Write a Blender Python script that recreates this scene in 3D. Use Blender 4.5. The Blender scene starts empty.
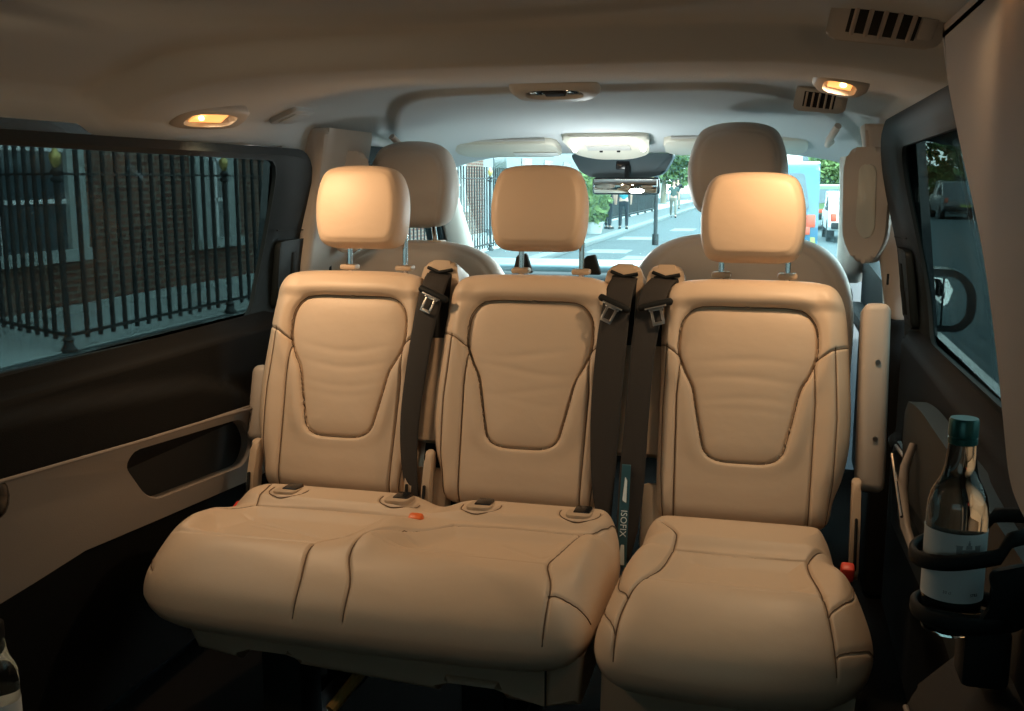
import bpy, bmesh, math, random
import numpy as np
from mathutils import Vector, Matrix
random.seed(7)
rng = np.random.default_rng(7)
scn = bpy.context.scene
COL = scn.collection
PI = math.pi

# ------------------------------------------------------------------ camera
cam_d = bpy.data.cameras.new('camera'); cam = bpy.data.objects.new('camera', cam_d); COL.objects.link(cam)
cam_d.sensor_width = 36; cam_d.lens = 36*1017/1024
cam_d.clip_start = .02; cam_d.clip_end = 500
cam.location = (.5, 0, 1.15)
cam.rotation_euler = (math.radians(90-9.7), 0, math.radians(14.3))
scn.camera = cam
# ------------------------------------------------------------------ view, sky, sun
scn.view_settings.view_transform = 'Standard'; scn.view_settings.look = 'None'
scn.view_settings.exposure = 0.0; scn.view_settings.gamma = 1; scn.view_settings.use_curve_mapping = False
w = bpy.data.worlds.new('sky'); scn.world = w; w.use_nodes = True
nt = w.node_tree; bg = nt.nodes['Background']
SKY = 11.0
tc = nt.nodes.new('ShaderNodeTexCoord'); sx = nt.nodes.new('ShaderNodeSeparateXYZ'); cr = nt.nodes.new('ShaderNodeValToRGB')
nt.links.new(tc.outputs['Generated'], sx.inputs[0]); nt.links.new(sx.outputs['Z'], cr.inputs[0]); nt.links.new(cr.outputs[0], bg.inputs[0])
cr.color_ramp.elements[0].position = 0.0; cr.color_ramp.elements[0].color = (.80, .97, .98, 1)
cr.color_ramp.elements[1].position = .6; cr.color_ramp.elements[1].color = (.52, .80, .88, 1)
bg.inputs[1].default_value = SKY
sd = bpy.data.lights.new('sun', 'SUN'); sd.energy = .9; sd.angle = math.radians(12); sd.color = (1, .95, .85)
sun = bpy.data.objects.new('sun', sd); COL.objects.link(sun); sun.rotation_euler = (math.radians(38), 0, math.radians(60)); sun.location = (5, -5, 20)
WARM = (1, .66, .37)
LAMP_W = dict(left=2.8, right=2.4, near=.22)

# ------------------------------------------------------------------ materials
def mat(name, col, rough=.5, metal=0, bump=None, var=None, spec=.5, coat=0, emit=None):
    m = bpy.data.materials.new(name); m.use_nodes = True; t = m.node_tree; b = t.nodes['Principled BSDF']
    b.inputs['Base Color'].default_value = (*col, 1); b.inputs['Roughness'].default_value = rough
    b.inputs['Metallic'].default_value = metal; b.inputs['Specular IOR Level'].default_value = spec
    b.inputs['Coat Weight'].default_value = coat
    if emit: b.inputs['Emission Color'].default_value = (*emit[0], 1); b.inputs['Emission Strength'].default_value = emit[1]
    co = t.nodes.new('ShaderNodeTexCoord')
    if var:
        n = t.nodes.new('ShaderNodeTexNoise'); n.inputs['Scale'].default_value = var[0]; n.inputs['Detail'].default_value = 5
        r = t.nodes.new('ShaderNodeMix'); r.data_type = 'RGBA'
        r.inputs[6].default_value = (*[c*(1-var[1]) for c in col], 1); r.inputs[7].default_value = (*[min(1, c*(1+var[1])) for c in col], 1)
        t.links.new(co.outputs['Object'], n.inputs['Vector']); t.links.new(n.outputs[0], r.inputs[0]); t.links.new(r.outputs[2], b.inputs['Base Color'])
    if bump:
        kind, sc, st = bump
        n = t.nodes.new('ShaderNodeTexVoronoi' if kind == 'v' else 'ShaderNodeTexNoise'); n.inputs['Scale'].default_value = sc
        if kind == 'n': n.inputs['Detail'].default_value = 6
        bp = t.nodes.new('ShaderNodeBump'); bp.inputs['Strength'].default_value = st; bp.inputs['Distance'].default_value = .002
        t.links.new(co.outputs['Object'], n.inputs['Vector']); t.links.new(n.outputs[0], bp.inputs['Height']); t.links.new(bp.outputs[0], b.inputs['Normal'])
    return m
def leather_mat(name, col, rough=.48):
    m = mat(name, col, rough, var=(6, .05)); t = m.node_tree; b = t.nodes['Principled BSDF']
    co = t.nodes.new('ShaderNodeTexCoord'); v = t.nodes.new('ShaderNodeTexVoronoi'); v.inputs['Scale'].default_value = 520
    n = t.nodes.new('ShaderNodeTexNoise'); n.inputs['Scale'].default_value = 9; n.inputs['Detail'].default_value = 3
    mp = t.nodes.new('ShaderNodeMapping'); mp.inputs['Scale'].default_value = (1, 1, 1.5)
    b1 = t.nodes.new('ShaderNodeBump'); b1.inputs['Strength'].default_value = .12; b1.inputs['Distance'].default_value = .0006
    b2 = t.nodes.new('ShaderNodeBump'); b2.inputs['Strength'].default_value = .18; b2.inputs['Distance'].default_value = .012
    L = t.links.new
    L(co.outputs['Object'], v.inputs['Vector']); L(co.outputs['Object'], mp.inputs['Vector']); L(mp.outputs[0], n.inputs['Vector'])
    L(n.outputs[0], b2.inputs['Height']); L(v.outputs[0], b1.inputs['Height']); L(b2.outputs[0], b1.inputs['Normal']); L(b1.outputs[0], b.inputs['Normal'])
    return m
def glass_mat(name, tint, refl=.5):
    m = bpy.data.materials.new(name); m.use_nodes = True; t = m.node_tree; t.nodes.remove(t.nodes['Principled BSDF'])
    o = t.nodes['Material Output']; tr = t.nodes.new('ShaderNodeBsdfTransparent'); g = t.nodes.new('ShaderNodeBsdfGlossy')
    tr.inputs[0].default_value = (*tint, 1); g.inputs[0].default_value = (1, 1, 1, 1); g.inputs['Roughness'].default_value = .02
    f = t.nodes.new('ShaderNodeFresnel'); f.inputs[0].default_value = 1.3; mu = t.nodes.new('ShaderNodeMath'); mu.operation = 'MULTIPLY'; mu.inputs[1].default_value = refl
    mx = t.nodes.new('ShaderNodeMixShader'); t.links.new(f.outputs[0], mu.inputs[0]); t.links.new(mu.outputs[0], mx.inputs[0])
    t.links.new(tr.outputs[0], mx.inputs[1]); t.links.new(g.outputs[0], mx.inputs[2]); t.links.new(mx.outputs[0], o.inputs[0])
    return m
def brick_mat(name, c1, c2, mort, sc):
    m = mat(name, c1, .85); t = m.node_tree; b = t.nodes['Principled BSDF']
    co = t.nodes.new('ShaderNodeTexCoord'); mp = t.nodes.new('ShaderNodeMapping'); mp.inputs['Rotation'].default_value = (PI/2, 0, PI/2) 
    sp = t.nodes.new('ShaderNodeSeparateXYZ'); cb = t.nodes.new('ShaderNodeCombineXYZ'); L = t.links.new
    L(co.outputs['Object'], sp.inputs[0]); L(sp.outputs['Y'], cb.inputs['X']); L(sp.outputs['Z'], cb.inputs['Y'])
    br = t.nodes.new('ShaderNodeTexBrick'); br.inputs['Color1'].default_value = (*c1, 1); br.inputs['Color2'].default_value = (*c2, 1); br.inputs['Mortar'].default_value = (*mort, 1)
    br.inputs['Scale'].default_value = sc; br.inputs['Mortar Size'].default_value = .016; br.inputs['Brick Width'].default_value = .23; br.inputs['Row Height'].default_value = .085
    L(cb.outputs[0], br.inputs['Vector']); L(br.outputs[0], b.inputs['Base Color'])
    return m
M = {
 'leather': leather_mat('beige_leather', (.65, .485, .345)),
 'leather_dim': leather_mat('beige_leather_dimmed', (.44, .375, .32), .5),  # greyer, darker copy of the beige leather; cab light put into its colour
 'hplast': mat('beige_plastic', (.52, .38, .26), .5, bump=('n', 300, .15)),
 'paleplast': mat('pale_plastic', (.60, .58, .50), .5, bump=('n', 300, .15)),
 'headliner': mat('headliner_fabric', (.57, .61, .635), .95, bump=('n', 900, .35), spec=.1),
 'pillar': mat('pillar_trim', (.56, .49, .43), .7, bump=('n', 500, .2), spec=.3),
 'black': mat('black_plastic', (.008, .009, .009), .65, spec=.3, bump=('n', 400, .2)),
 'matt': mat('matt_black', (.010, .010, .010), .85),
 'gloss': mat('gloss_black', (.010, .010, .011), .22),
 'doorblk': mat('charcoal_door_plastic', (.006, .010, .011), .6, spec=.3, bump=('n', 350, .25)),
 'doorpad': mat('charcoal_door_pad', (.008, .008, .008), .85, spec=.15, bump=('v', 500, .25)),
 'doorbeige': mat('door_beige', (.24, .20, .17), .6, bump=('n', 350, .2)),
 'carpet': mat('black_carpet', (.010, .009, .008), 1, bump=('n', 600, .8), spec=.05),
 'web': mat('belt_webbing', (.030, .024, .020), .75, bump=('v', 900, .5)),
 'chrome': mat('chrome', (.75, .75, .75), .12, metal=1),
 'steel': mat('steel', (.42, .40, .38), .35, metal=1),
 'red': mat('red_plastic', (.75, .06, .03), .4), 'orange': mat('orange_plastic', (.85, .16, .03), .4),
 'seam': mat('seam_shade', (.16, .10, .06), .8),  # dark brown stands for the shadow inside the seam grooves
 'grey': mat('grey_plastic', (.48, .47, .45), .5), 'white': mat('white_paint', (.75, .75, .75), .5),
 'labelwhite': mat('white_paper', (.72, .76, .76), .7), 'ink': mat('ink', (.10, .10, .11), .7), 'labelblue': mat('label_teal', (.02, .09, .12), .5),
 'print': mat('white_print', (.75, .85, .88), .5),
 'cap': mat('green_cap', (.02, .12, .11), .3, metal=.4),
 'tint': glass_mat('tinted_glass', (.20, .23, .225), .12),
 'tint2': glass_mat('rear_glass', (.24, .27, .27), .2),
 'clear': glass_mat('clear_glass', (.93, .985, .985), .08),
 'lampglass': mat('lamp_lens', (1, .7, .4), .3, emit=((1, .40, .10), 1.5)),
 'bulb': mat('bulb', (1, .8, .5), .3, emit=((1, .65, .28), 9)),
 'reflector': mat('lamp_reflector', (.85, .62, .38), .4),
 'console_light': mat('white_lit_strip', (1, 1, 1), .3, emit=((1, .95, .90), 6)),
 'mirror': mat('mirror_glass', (.85, .88, .88), .02, metal=1),
 'asphalt': mat('asphalt', (.032, .048, .052), .9, var=(3, .15), bump=('n', 60, .4)),
 'paving': mat('paving', (.06, .072, .072), .85, var=(1.2, .12)),
 'kerb': mat('kerb', (.13, .155, .155), .8),
 'iron': mat('black_iron', (.009, .010, .010), .6), 'gold': mat('gilt', (.55, .42, .15), .4, metal=.6),
 'brick': brick_mat('brown_brick', (.14, .050, .030), (.095, .034, .022), (.17, .135, .105), 1.0),
 'stucco': mat('stucco', (.33, .36, .35), .85, var=(2, .06)),
 'facade': mat('far_facade', (.40, .38, .34), .85, var=(.6, .1)), 'facade2': mat('facade_grey_and_pane_reflection', (.20, .22, .22), .85, var=(.6, .1)),
 'pane': mat('dark_pane', (.06, .08, .09), .1),
 'leaf': mat('leaf', (.09, .15, .04), .8, var=(2, .5)), 'leaf2': mat('pale_leaf', (.13, .20, .06), .8, var=(3, .4)),
 'bark': mat('bark', (.32, .28, .20), .9, var=(5, .3)),
 'carblue': mat('blue_paint', (.02, .10, .17), .3, coat=.5), 'carblk': mat('dark_car_paint', (.02, .025, .03), .25, coat=.6),
 'yellow': mat('yellow_stripe', (.22, .25, .04), .5), 'carred': mat('red_orange', (.45, .07, .03), .4), 'cargrn': mat('green_paint', (.09, .17, .06), .4),
 'rubber': mat('rubber', (.015, .015, .015), .8), 'skin': mat('skin', (.50, .30, .22), .6),
 'navy': mat('dark_cloth', (.006, .009, .014), .9), 'teal': mat('teal_cloth', (.02, .22, .26), .85), 'khaki': mat('stone_cloth', (.16, .15, .12), .9), 'greencloth': mat('dark_green_cloth', (.05, .08, .07), .9),
 'hair': mat('dark_hair', (.03, .02, .015), .8),
}
# ------------------------------------------------------------------ mesh helpers
def link(name, me, m, parent=None, smooth=True):
    if smooth: me.polygons.foreach_set('use_smooth', [True]*len(me.polygons))
    me.materials.append(m if not isinstance(m, str) else M[m])
    o = bpy.data.objects.new(name, me); COL.objects.link(o)
    if parent: o.parent = parent
    return o
def raw(name, v, f, m, parent=None, smooth=True, angle=None):
    me = bpy.data.meshes.new(name); me.from_pydata([tuple(map(float, p)) for p in v], [], [tuple(map(int, q)) for q in f]); me.update()
    o = link(name, me, m, parent, smooth)
    if angle: me.set_sharp_from_angle(angle=math.radians(angle))
    return o
def tag(o, label=None, cat=None, group=None, kind=None):
    if label: o['label'] = label
    if cat: o['category'] = cat
    if group: o['group'] = group
    if kind: o['kind'] = kind
    return o
def empty(name, loc=(0, 0, 0), rz=0):
    o = bpy.data.objects.new(name, None); COL.objects.link(o); o.location = loc; o.rotation_euler = (0, 0, rz); o.empty_display_size = .05
    return o
def copy_tree(o, parent=None):
    c = o.copy(); COL.objects.link(c)
    if parent: c.parent = parent
    for ch in list(o.children): copy_tree(ch, c)
    return c
class MB:
    def __init__(s): s.bm = bmesh.new()
    def box(s, c, size, bev=0, rot=None, seg=2):
        r = bmesh.ops.create_cube(s.bm, size=1); vs = r['verts']
        bmesh.ops.scale(s.bm, vec=size, verts=vs)
        if bev:
            es = list({e for v in vs for e in v.link_edges})
            rr = bmesh.ops.bevel(s.bm, geom=es, offset=bev, segments=seg, affect='EDGES', profile=.5)
            vs = list({v for f in rr['faces'] for v in f.verts} | {v for v in vs if v.is_valid})
        if rot: bmesh.ops.rotate(s.bm, cent=(0, 0, 0), matrix=rot, verts=vs)
        bmesh.ops.translate(s.bm, vec=c, verts=vs); return s
    def cyl(s, p0, p1, r0, r1=None, seg=16):
        p0, p1 = Vector(p0), Vector(p1); d = p1-p0; r1 = r0 if r1 is None else r1
        r = bmesh.ops.create_cone(s.bm, cap_ends=True, segments=seg, radius1=r0, radius2=r1, depth=d.length)
        q = Vector((0, 0, 1)).rotation_difference(d.normalized()).to_matrix()
        bmesh.ops.rotate(s.bm, cent=(0, 0, 0), matrix=q, verts=r['verts']); bmesh.ops.translate(s.bm, vec=(p0+p1)/2, verts=r['verts']); return s
    def ball(s, c, r, sc=(1, 1, 1), seg=16):
        q = bmesh.ops.create_uvsphere(s.bm, u_segments=seg, v_segments=max(6, seg//2), radius=r)['verts']
        bmesh.ops.scale(s.bm, vec=sc, verts=q); bmesh.ops.translate(s.bm, vec=c, verts=q); return s
    def tube(s, pts, r, seg=10):
        pts = [Vector(p) for p in pts]; rings = []
        for i, p in enumerate(pts):
            t = (pts[min(i+1, len(pts)-1)]-pts[max(i-1, 0)]).normalized()
            up = Vector((0, 0, 1)) if abs(t.z) < .9 else Vector((0, 1, 0))
            a = t.cross(up).normalized(); b = t.cross(a).normalized()
            rr = r[i] if isinstance(r, (list, tuple)) else r
            rings.append([s.bm.verts.new(p+a*rr*math.cos(2*PI*k/seg)+b*rr*math.sin(2*PI*k/seg)) for k in range(seg)])
        for A, B in zip(rings, rings[1:]):
            for k in range(seg): s.bm.faces.new((A[k], A[(k+1) % seg], B[(k+1) % seg], B[k]))
        s.bm.faces.new(rings[0][::-1]); s.bm.faces.new(rings[-1]); return s
    def lathe(s, prof, c=(0, 0, 0), seg=40):
        rings = []
        for r, z in prof: rings.append([s.bm.verts.new((c[0]+r*math.cos(2*PI*k/seg), c[1]+r*math.sin(2*PI*k/seg), c[2]+z)) for k in range(seg)])
        for A, B in zip(rings, rings[1:]):
            for k in range(seg): s.bm.faces.new((A[k], A[(k+1) % seg], B[(k+1) % seg], B[k]))
        if prof[0][0] > 1e-5: s.bm.faces.new(rings[0][::-1])
        if prof[-1][0] > 1e-5: s.bm.faces.new(rings[-1])
        return s
    def prism(s, poly, fn, t0, t1, bev=0, seg=2):
        """poly of 2D points, fn(a,b,t)->xyz, extruded from t0 to t1"""
        A = [s.bm.verts.new(fn(a, b, t0)) for a, b in poly]; B = [s.bm.verts.new(fn(a, b, t1)) for a, b in poly]
        f1 = s.bm.faces.new(A[::-1]); f2 = s.bm.faces.new(B); n = len(poly)
        for k in range(n): s.bm.faces.new((A[k], A[(k+1) % n], B[(k+1) % n], B[k]))
        if bev:
            es = list(set(f1.edges) | set(f2.edges)); bmesh.ops.bevel(s.bm, geom=es, offset=bev, segments=seg, affect='EDGES', profile=.5)
        return s
    def build(s, name, m, parent=None, smooth=True, angle=35):
        bmesh.ops.recalc_face_normals(s.bm, faces=s.bm.faces)
        me = bpy.data.meshes.new(name); s.bm.to_mesh(me); s.bm.free()
        o = link(name, me, m, parent, smooth)
        if smooth: me.set_sharp_from_angle(angle=math.radians(angle))
        return o
def rotm(ax, deg): return Matrix.Rotation(math.radians(deg), 3, ax)
def catmull(P, n=12, closed=True):
    P = [np.array(p, float) for p in P]; out = []; N = len(P); rngk = range(N) if closed else range(N-1)
    for i in rngk:
        g = (lambda k: P[k % N]) if closed else (lambda k: P[min(max(k, 0), N-1)])
        p0, p1, p2, p3 = g(i-1), g(i), g(i+1), g(i+2)
        for k in range(n):
            t = k/n; out.append(.5*((2*p1)+(-p0+p2)*t+(2*p0-5*p1+4*p2-p3)*t*t+(-p0+3*p1-3*p2+p3)*t**3))
    if not closed: out.append(P[-1])
    return np.array(out)
def resample(P, n, closed=True):
    P = np.array(P, float); Q = np.vstack([P, P[:1]]) if closed else P
    d = np.r_[0, np.cumsum(np.linalg.norm(np.diff(Q, axis=0), axis=1))]; s = np.linspace(0, d[-1], n+1 if closed else n)
    if closed: s = s[:-1]
    return np.stack([np.interp(s, d, Q[:, k]) for k in range(Q.shape[1])], 1)
def round_poly(P, r, n=6):
    """round the corners of a closed polygon; r one radius or a list"""
    P = [np.array(p, float) for p in P]; out = []; N = len(P)
    for i in range(N):
        a, b, c = P[i-1], P[i], P[(i+1) % N]; rr = r[i] if isinstance(r, (list, tuple)) else r
        u, v = a-b, c-b; lu, lv = np.linalg.norm(u), np.linalg.norm(v); q = min(rr, lu*.45, lv*.45)
        s, e = b+u/lu*q, b+v/lv*q
        for k in range(n+1):
            t = k/n; out.append((1-t)**2*s+2*t*(1-t)*b+t*t*e)
    return np.array(out)
def segdist(X, L):
    L = np.array(L, float); d = np.full(len(X), 9.)
    for a, b in zip(L, L[1:]):
        ab = b-a; t = np.clip(((X-a)@ab)/max(ab@ab, 1e-12), 0, 1); d = np.minimum(d, np.linalg.norm(X-(a+t[:, None]*ab), axis=1))
    return d
def inside(X, P):
    P = np.array(P); r = np.zeros(len(X), bool)
    for a, b in zip(P, np.roll(P, -1, 0)):
        c = (a[1] > X[:, 1]) != (b[1] > X[:, 1]); den = b[1]-a[1]; den = den if abs(den) > 1e-12 else 1e-12
        r ^= c & (X[:, 0] < (b[0]-a[0])*(X[:, 1]-a[1])/den+a[0])
    return r
def smooth01(x): x = np.clip(x, 0, 1); return x*x*(3-2*x)
def pad(name, m, outline, center, hf, R, O, A, B, N, back=.03, Rb=.03, seams=(), nr=64, nth=400, hfun=None, parent=None, smooth_n=10, pw=2.0, shade_lines=False):
    """stuffed pad grown from a smooth outline: domed front with sewn-in seams, rounded rim, plain back"""
    P = resample(catmull(outline, smooth_n) if smooth_n else outline, nth); c = np.array(center, float)
    k = np.linspace(0, 1, nr+1)[1:]; rr = 1-(1-k)**1.45
    rad = np.linalg.norm(P-c, axis=1)
    nx = np.roll(P, -1, 0)-np.roll(P, 1, 0); nx /= np.linalg.norm(nx, axis=1)[:, None]; nrm = np.stack([nx[:, 1], -nx[:, 0]], 1)
    ap = np.abs(((P-c)*nrm).sum(1)); kk = max(3, nth//50); gw = np.exp(-np.linspace(-2, 2, 2*kk+1)**2); gw /= gw.sum()
    ap = np.convolve(np.r_[ap[-kk:], ap, ap[:kk]], gw, 'valid')
    X = (c+(P-c)[None]*rr[:, None, None]).reshape(-1, 2); X = np.vstack([c[None], X])
    d = np.r_[ap.min(), ((1-rr)[:, None]*ap[None]).ravel()]
    Rv = np.full(len(X), R) if not callable(R) else R(X)
    t = np.clip(d/Rv, 0, 1); e = (1-(1-t)**pw)**(1/pw)
    H = (hfun(X) if hfun else np.full(len(X), hf))*e
    for L, dep, wd in seams: H -= dep*np.exp(-(segdist(X, L)/wd)**2)*np.clip(d/.004, .25, 1)
    nb = 10; kb = np.linspace(1, 0, nb+1)[1:]; rb = []
    V = [H]; F = []
    idx = lambda i, j: 1+i*nth+j % nth
    for j in range(nth): F.append((0, idx(0, j), idx(0, j+1)))
    for i in range(nr-1):
        for j in range(nth): F.append((idx(i, j), idx(i+1, j), idx(i+1, j+1), idx(i, j+1)))
    bx = [X]; bh = [H]; base = len(X); prev = nr-1
    fr = [1-.25*Rb*(q) for q in (0,)]
    rings = [(.985, .35), (.96, .65), (.92, .87), (.86, 1), (.5, 1.0), (.02, 1.0)]
    for q, (s_, hh) in enumerate(rings):
        bx.append(c+(P-c)*s_); bh.append(np.full(nth, -back*hh)); off = base+q*nth
        for j in range(nth):
            a = idx(nr-1, j) if q == 0 else off-nth+j; b = idx(nr-1, j+1) if q == 0 else off-nth+(j+1) % nth
            F.append((a, off+j, off+(j+1) % nth, b))
    F.append(tuple(off+j for j in range(nth))[::-1][::1])
    X = np.vstack(bx); H = np.concatenate(bh)
    O, A, B, N = [np.array(q, float) for q in (O, A, B, N)]
    W = O+X[:, :1]*A+X[:, 1:2]*B+H[:, None]*N
    o = raw(name, W, F, m, parent); me = o.data
    bm = bmesh.new(); bm.from_mesh(me); bmesh.ops.recalc_face_normals(bm, faces=bm.faces); bm.to_mesh(me); bm.free()
    if shade_lines:
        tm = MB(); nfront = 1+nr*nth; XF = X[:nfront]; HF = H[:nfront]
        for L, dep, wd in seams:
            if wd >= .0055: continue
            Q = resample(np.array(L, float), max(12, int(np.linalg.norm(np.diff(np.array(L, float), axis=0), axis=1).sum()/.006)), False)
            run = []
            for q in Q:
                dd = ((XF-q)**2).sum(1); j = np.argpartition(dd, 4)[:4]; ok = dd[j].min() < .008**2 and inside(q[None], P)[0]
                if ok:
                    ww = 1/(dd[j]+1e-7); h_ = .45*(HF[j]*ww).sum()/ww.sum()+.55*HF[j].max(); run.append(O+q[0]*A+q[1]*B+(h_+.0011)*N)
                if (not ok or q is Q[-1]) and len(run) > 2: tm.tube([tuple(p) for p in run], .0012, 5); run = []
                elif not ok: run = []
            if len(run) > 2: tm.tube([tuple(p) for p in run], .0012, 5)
        tm.build('seam_shade_line', 'seam', o)  # dark tubes laid along the grooves to draw the shadow lines of the seams
    return o
def strip(name, m, left, right, parent=None, th=.0018, n=60, cup=.0):
    """webbing ribbon between two edge polylines (xyz), given a small thickness"""
    L = resample(catmull(left, 8, False), n, False); Rr = resample(catmull(right, 8, False), n, False); W = 8
    G = np.array([[L[i]+(Rr[i]-L[i])*k/W+np.array([0, -cup*math.sin(PI*k/W), 0]) for k in range(W+1)] for i in range(n)])
    v = G.reshape(-1, 3); f = [(i*(W+1)+k, i*(W+1)+k+1, (i+1)*(W+1)+k+1, (i+1)*(W+1)+k) for i in range(n-1) for k in range(W)]
    o = raw(name, v, f, m, parent); s = o.modifiers.new('thickness', 'SOLIDIFY'); s.thickness = th; s.offset = 0
    return o
def text(name, body, size, m, parent, loc, rot, bend=None, xs=1, ext=.0002):
    cu = bpy.data.curves.new(name, 'FONT'); cu.body = body; cu.size = size; cu.extrude = ext; cu.align_x = 'CENTER'; cu.align_y = 'CENTER'; cu.resolution_u = 3
    t = bpy.data.objects.new('tmp', cu); me = bpy.data.meshes.new_from_object(t); bpy.data.objects.remove(t)
    for v in me.vertices:
        v.co.x *= xs
        if bend:
            a = v.co.x/bend; z = v.co.z; v.co.x = (bend+z)*math.sin(a); v.co.z = (bend+z)*math.cos(a)-bend
    me.name = name; o = link(name, me, m, parent, False); o.location = loc; o.rotation_euler = rot
    return o
def wx(z):
    t = min(1, max(0, (z-.8)/.5)); return .86-.09*t*t*(3-2*t)

# ================================================================== THE VAN BODY
def sstep(a, b, x): t = np.clip((x-a)/(b-a), 0, 1); return t*t*(3-2*t)
def zceil(x, y):
    z = 1.400-.048*sstep(1.70, 1.82, y)+.040*sstep(1.80, 2.75, y)
    z = z-.128*np.maximum(0, (y-2.55)/1.3)**1.6
    z = z-np.where(np.asarray(x) > 0, .066, .105)*(np.abs(x)/.8)**5
    z = z-.07*sstep(.768, .80, np.abs(x))
    z = np.where((np.asarray(x) < -.75) & (np.asarray(y) < 2.72), np.maximum(z, 1.226), z)
    # shallow bowl over the cab with a soft rounded outline
    yc = 2.56+.75*np.maximum(0, (np.abs(x)-.30)/.45)**2.2
    z = z-.018*sstep(0, .05, y-yc)
    # shallow centre panel over the rear
    z = z+.010*sstep(0, .03, .56-np.abs(x))*sstep(0, .05, 1.62-y-.18*(x/.6)**2)
    return z
def setting(o): return tag(o, kind='structure')
xs = np.linspace(-.82, .82, 120); ys = np.r_[np.linspace(-.9, 1.5, 40), np.linspace(1.52, 2.9, 140), np.linspace(2.92, 3.80, 60)]
XX, YY = np.meshgrid(xs, ys); ZZ = zceil(XX, YY); v = np.stack([XX, YY, ZZ], -1).reshape(-1, 3); nx_ = len(xs)
f = [(i*nx_+k, i*nx_+k+1, (i+1)*nx_+k+1, (i+1)*nx_+k) for i in range(len(ys)-1) for k in range(nx_-1)]
ce = raw('ceiling', v, f, 'headliner'); sm = ce.modifiers.new('thickness', 'SOLIDIFY'); sm.thickness = .03; sm.offset = -1 if False else 1
setting(ce)
setting(MB().box((0, 1.6, -.02), (1.80, 5.2, .04)).build('floor', 'carpet'))
# outer roof skin keeps the daylight out of the seams
ro = MB().box((0, 1.42, 1.475), (1.76, 4.75, .05), .02).build('trim_1', 'carblk'); setting(ro)

def yzfn(side, inset=0):
    return lambda y, z, t: (side*(wx(z)-inset-t), y, z)
def loops(name, loopdefs, side, m, parent=None, fill_last=False, n=160):
    """concentric (y,z) loops, each with an inset from the wall line, skinned into one panel"""
    Ls = []
    for poly, ins in loopdefs:
        Q = resample(poly, n); k = np.argmin((Q[:, 0]-Q[:, 0].max())**2+(Q[:, 1]-Q[:, 1].max())**2)
        Q = np.roll(Q, -k, 0); Ls.append([(side*(wx(z)-ins), y, z) for y, z in Q])
    v = [p for L in Ls for p in L]; f = [(a*n+j, (a+1)*n+j, (a+1)*n+(j+1) % n, a*n+(j+1) % n) for a in range(len(Ls)-1) for j in range(n)]
    if fill_last: f.append(tuple((len(Ls)-1)*n+j for j in range(n)))
    return raw(name, v, f, m, parent, True, 40)
def inset_poly(P, d):
    P = np.array(P); c = P.mean(0); Q = P-c; s = np.ptp(P, axis=0)/2
    return c+Q*(1-d/s)
glassP = round_poly([(2.50, 1.205), (2.515, .95), (2.475, .787), (1.9, .797), (1.0, .815), (1.0, 1.215)], [.05, .3, .06, .3, .06, .06], 8)
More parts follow.
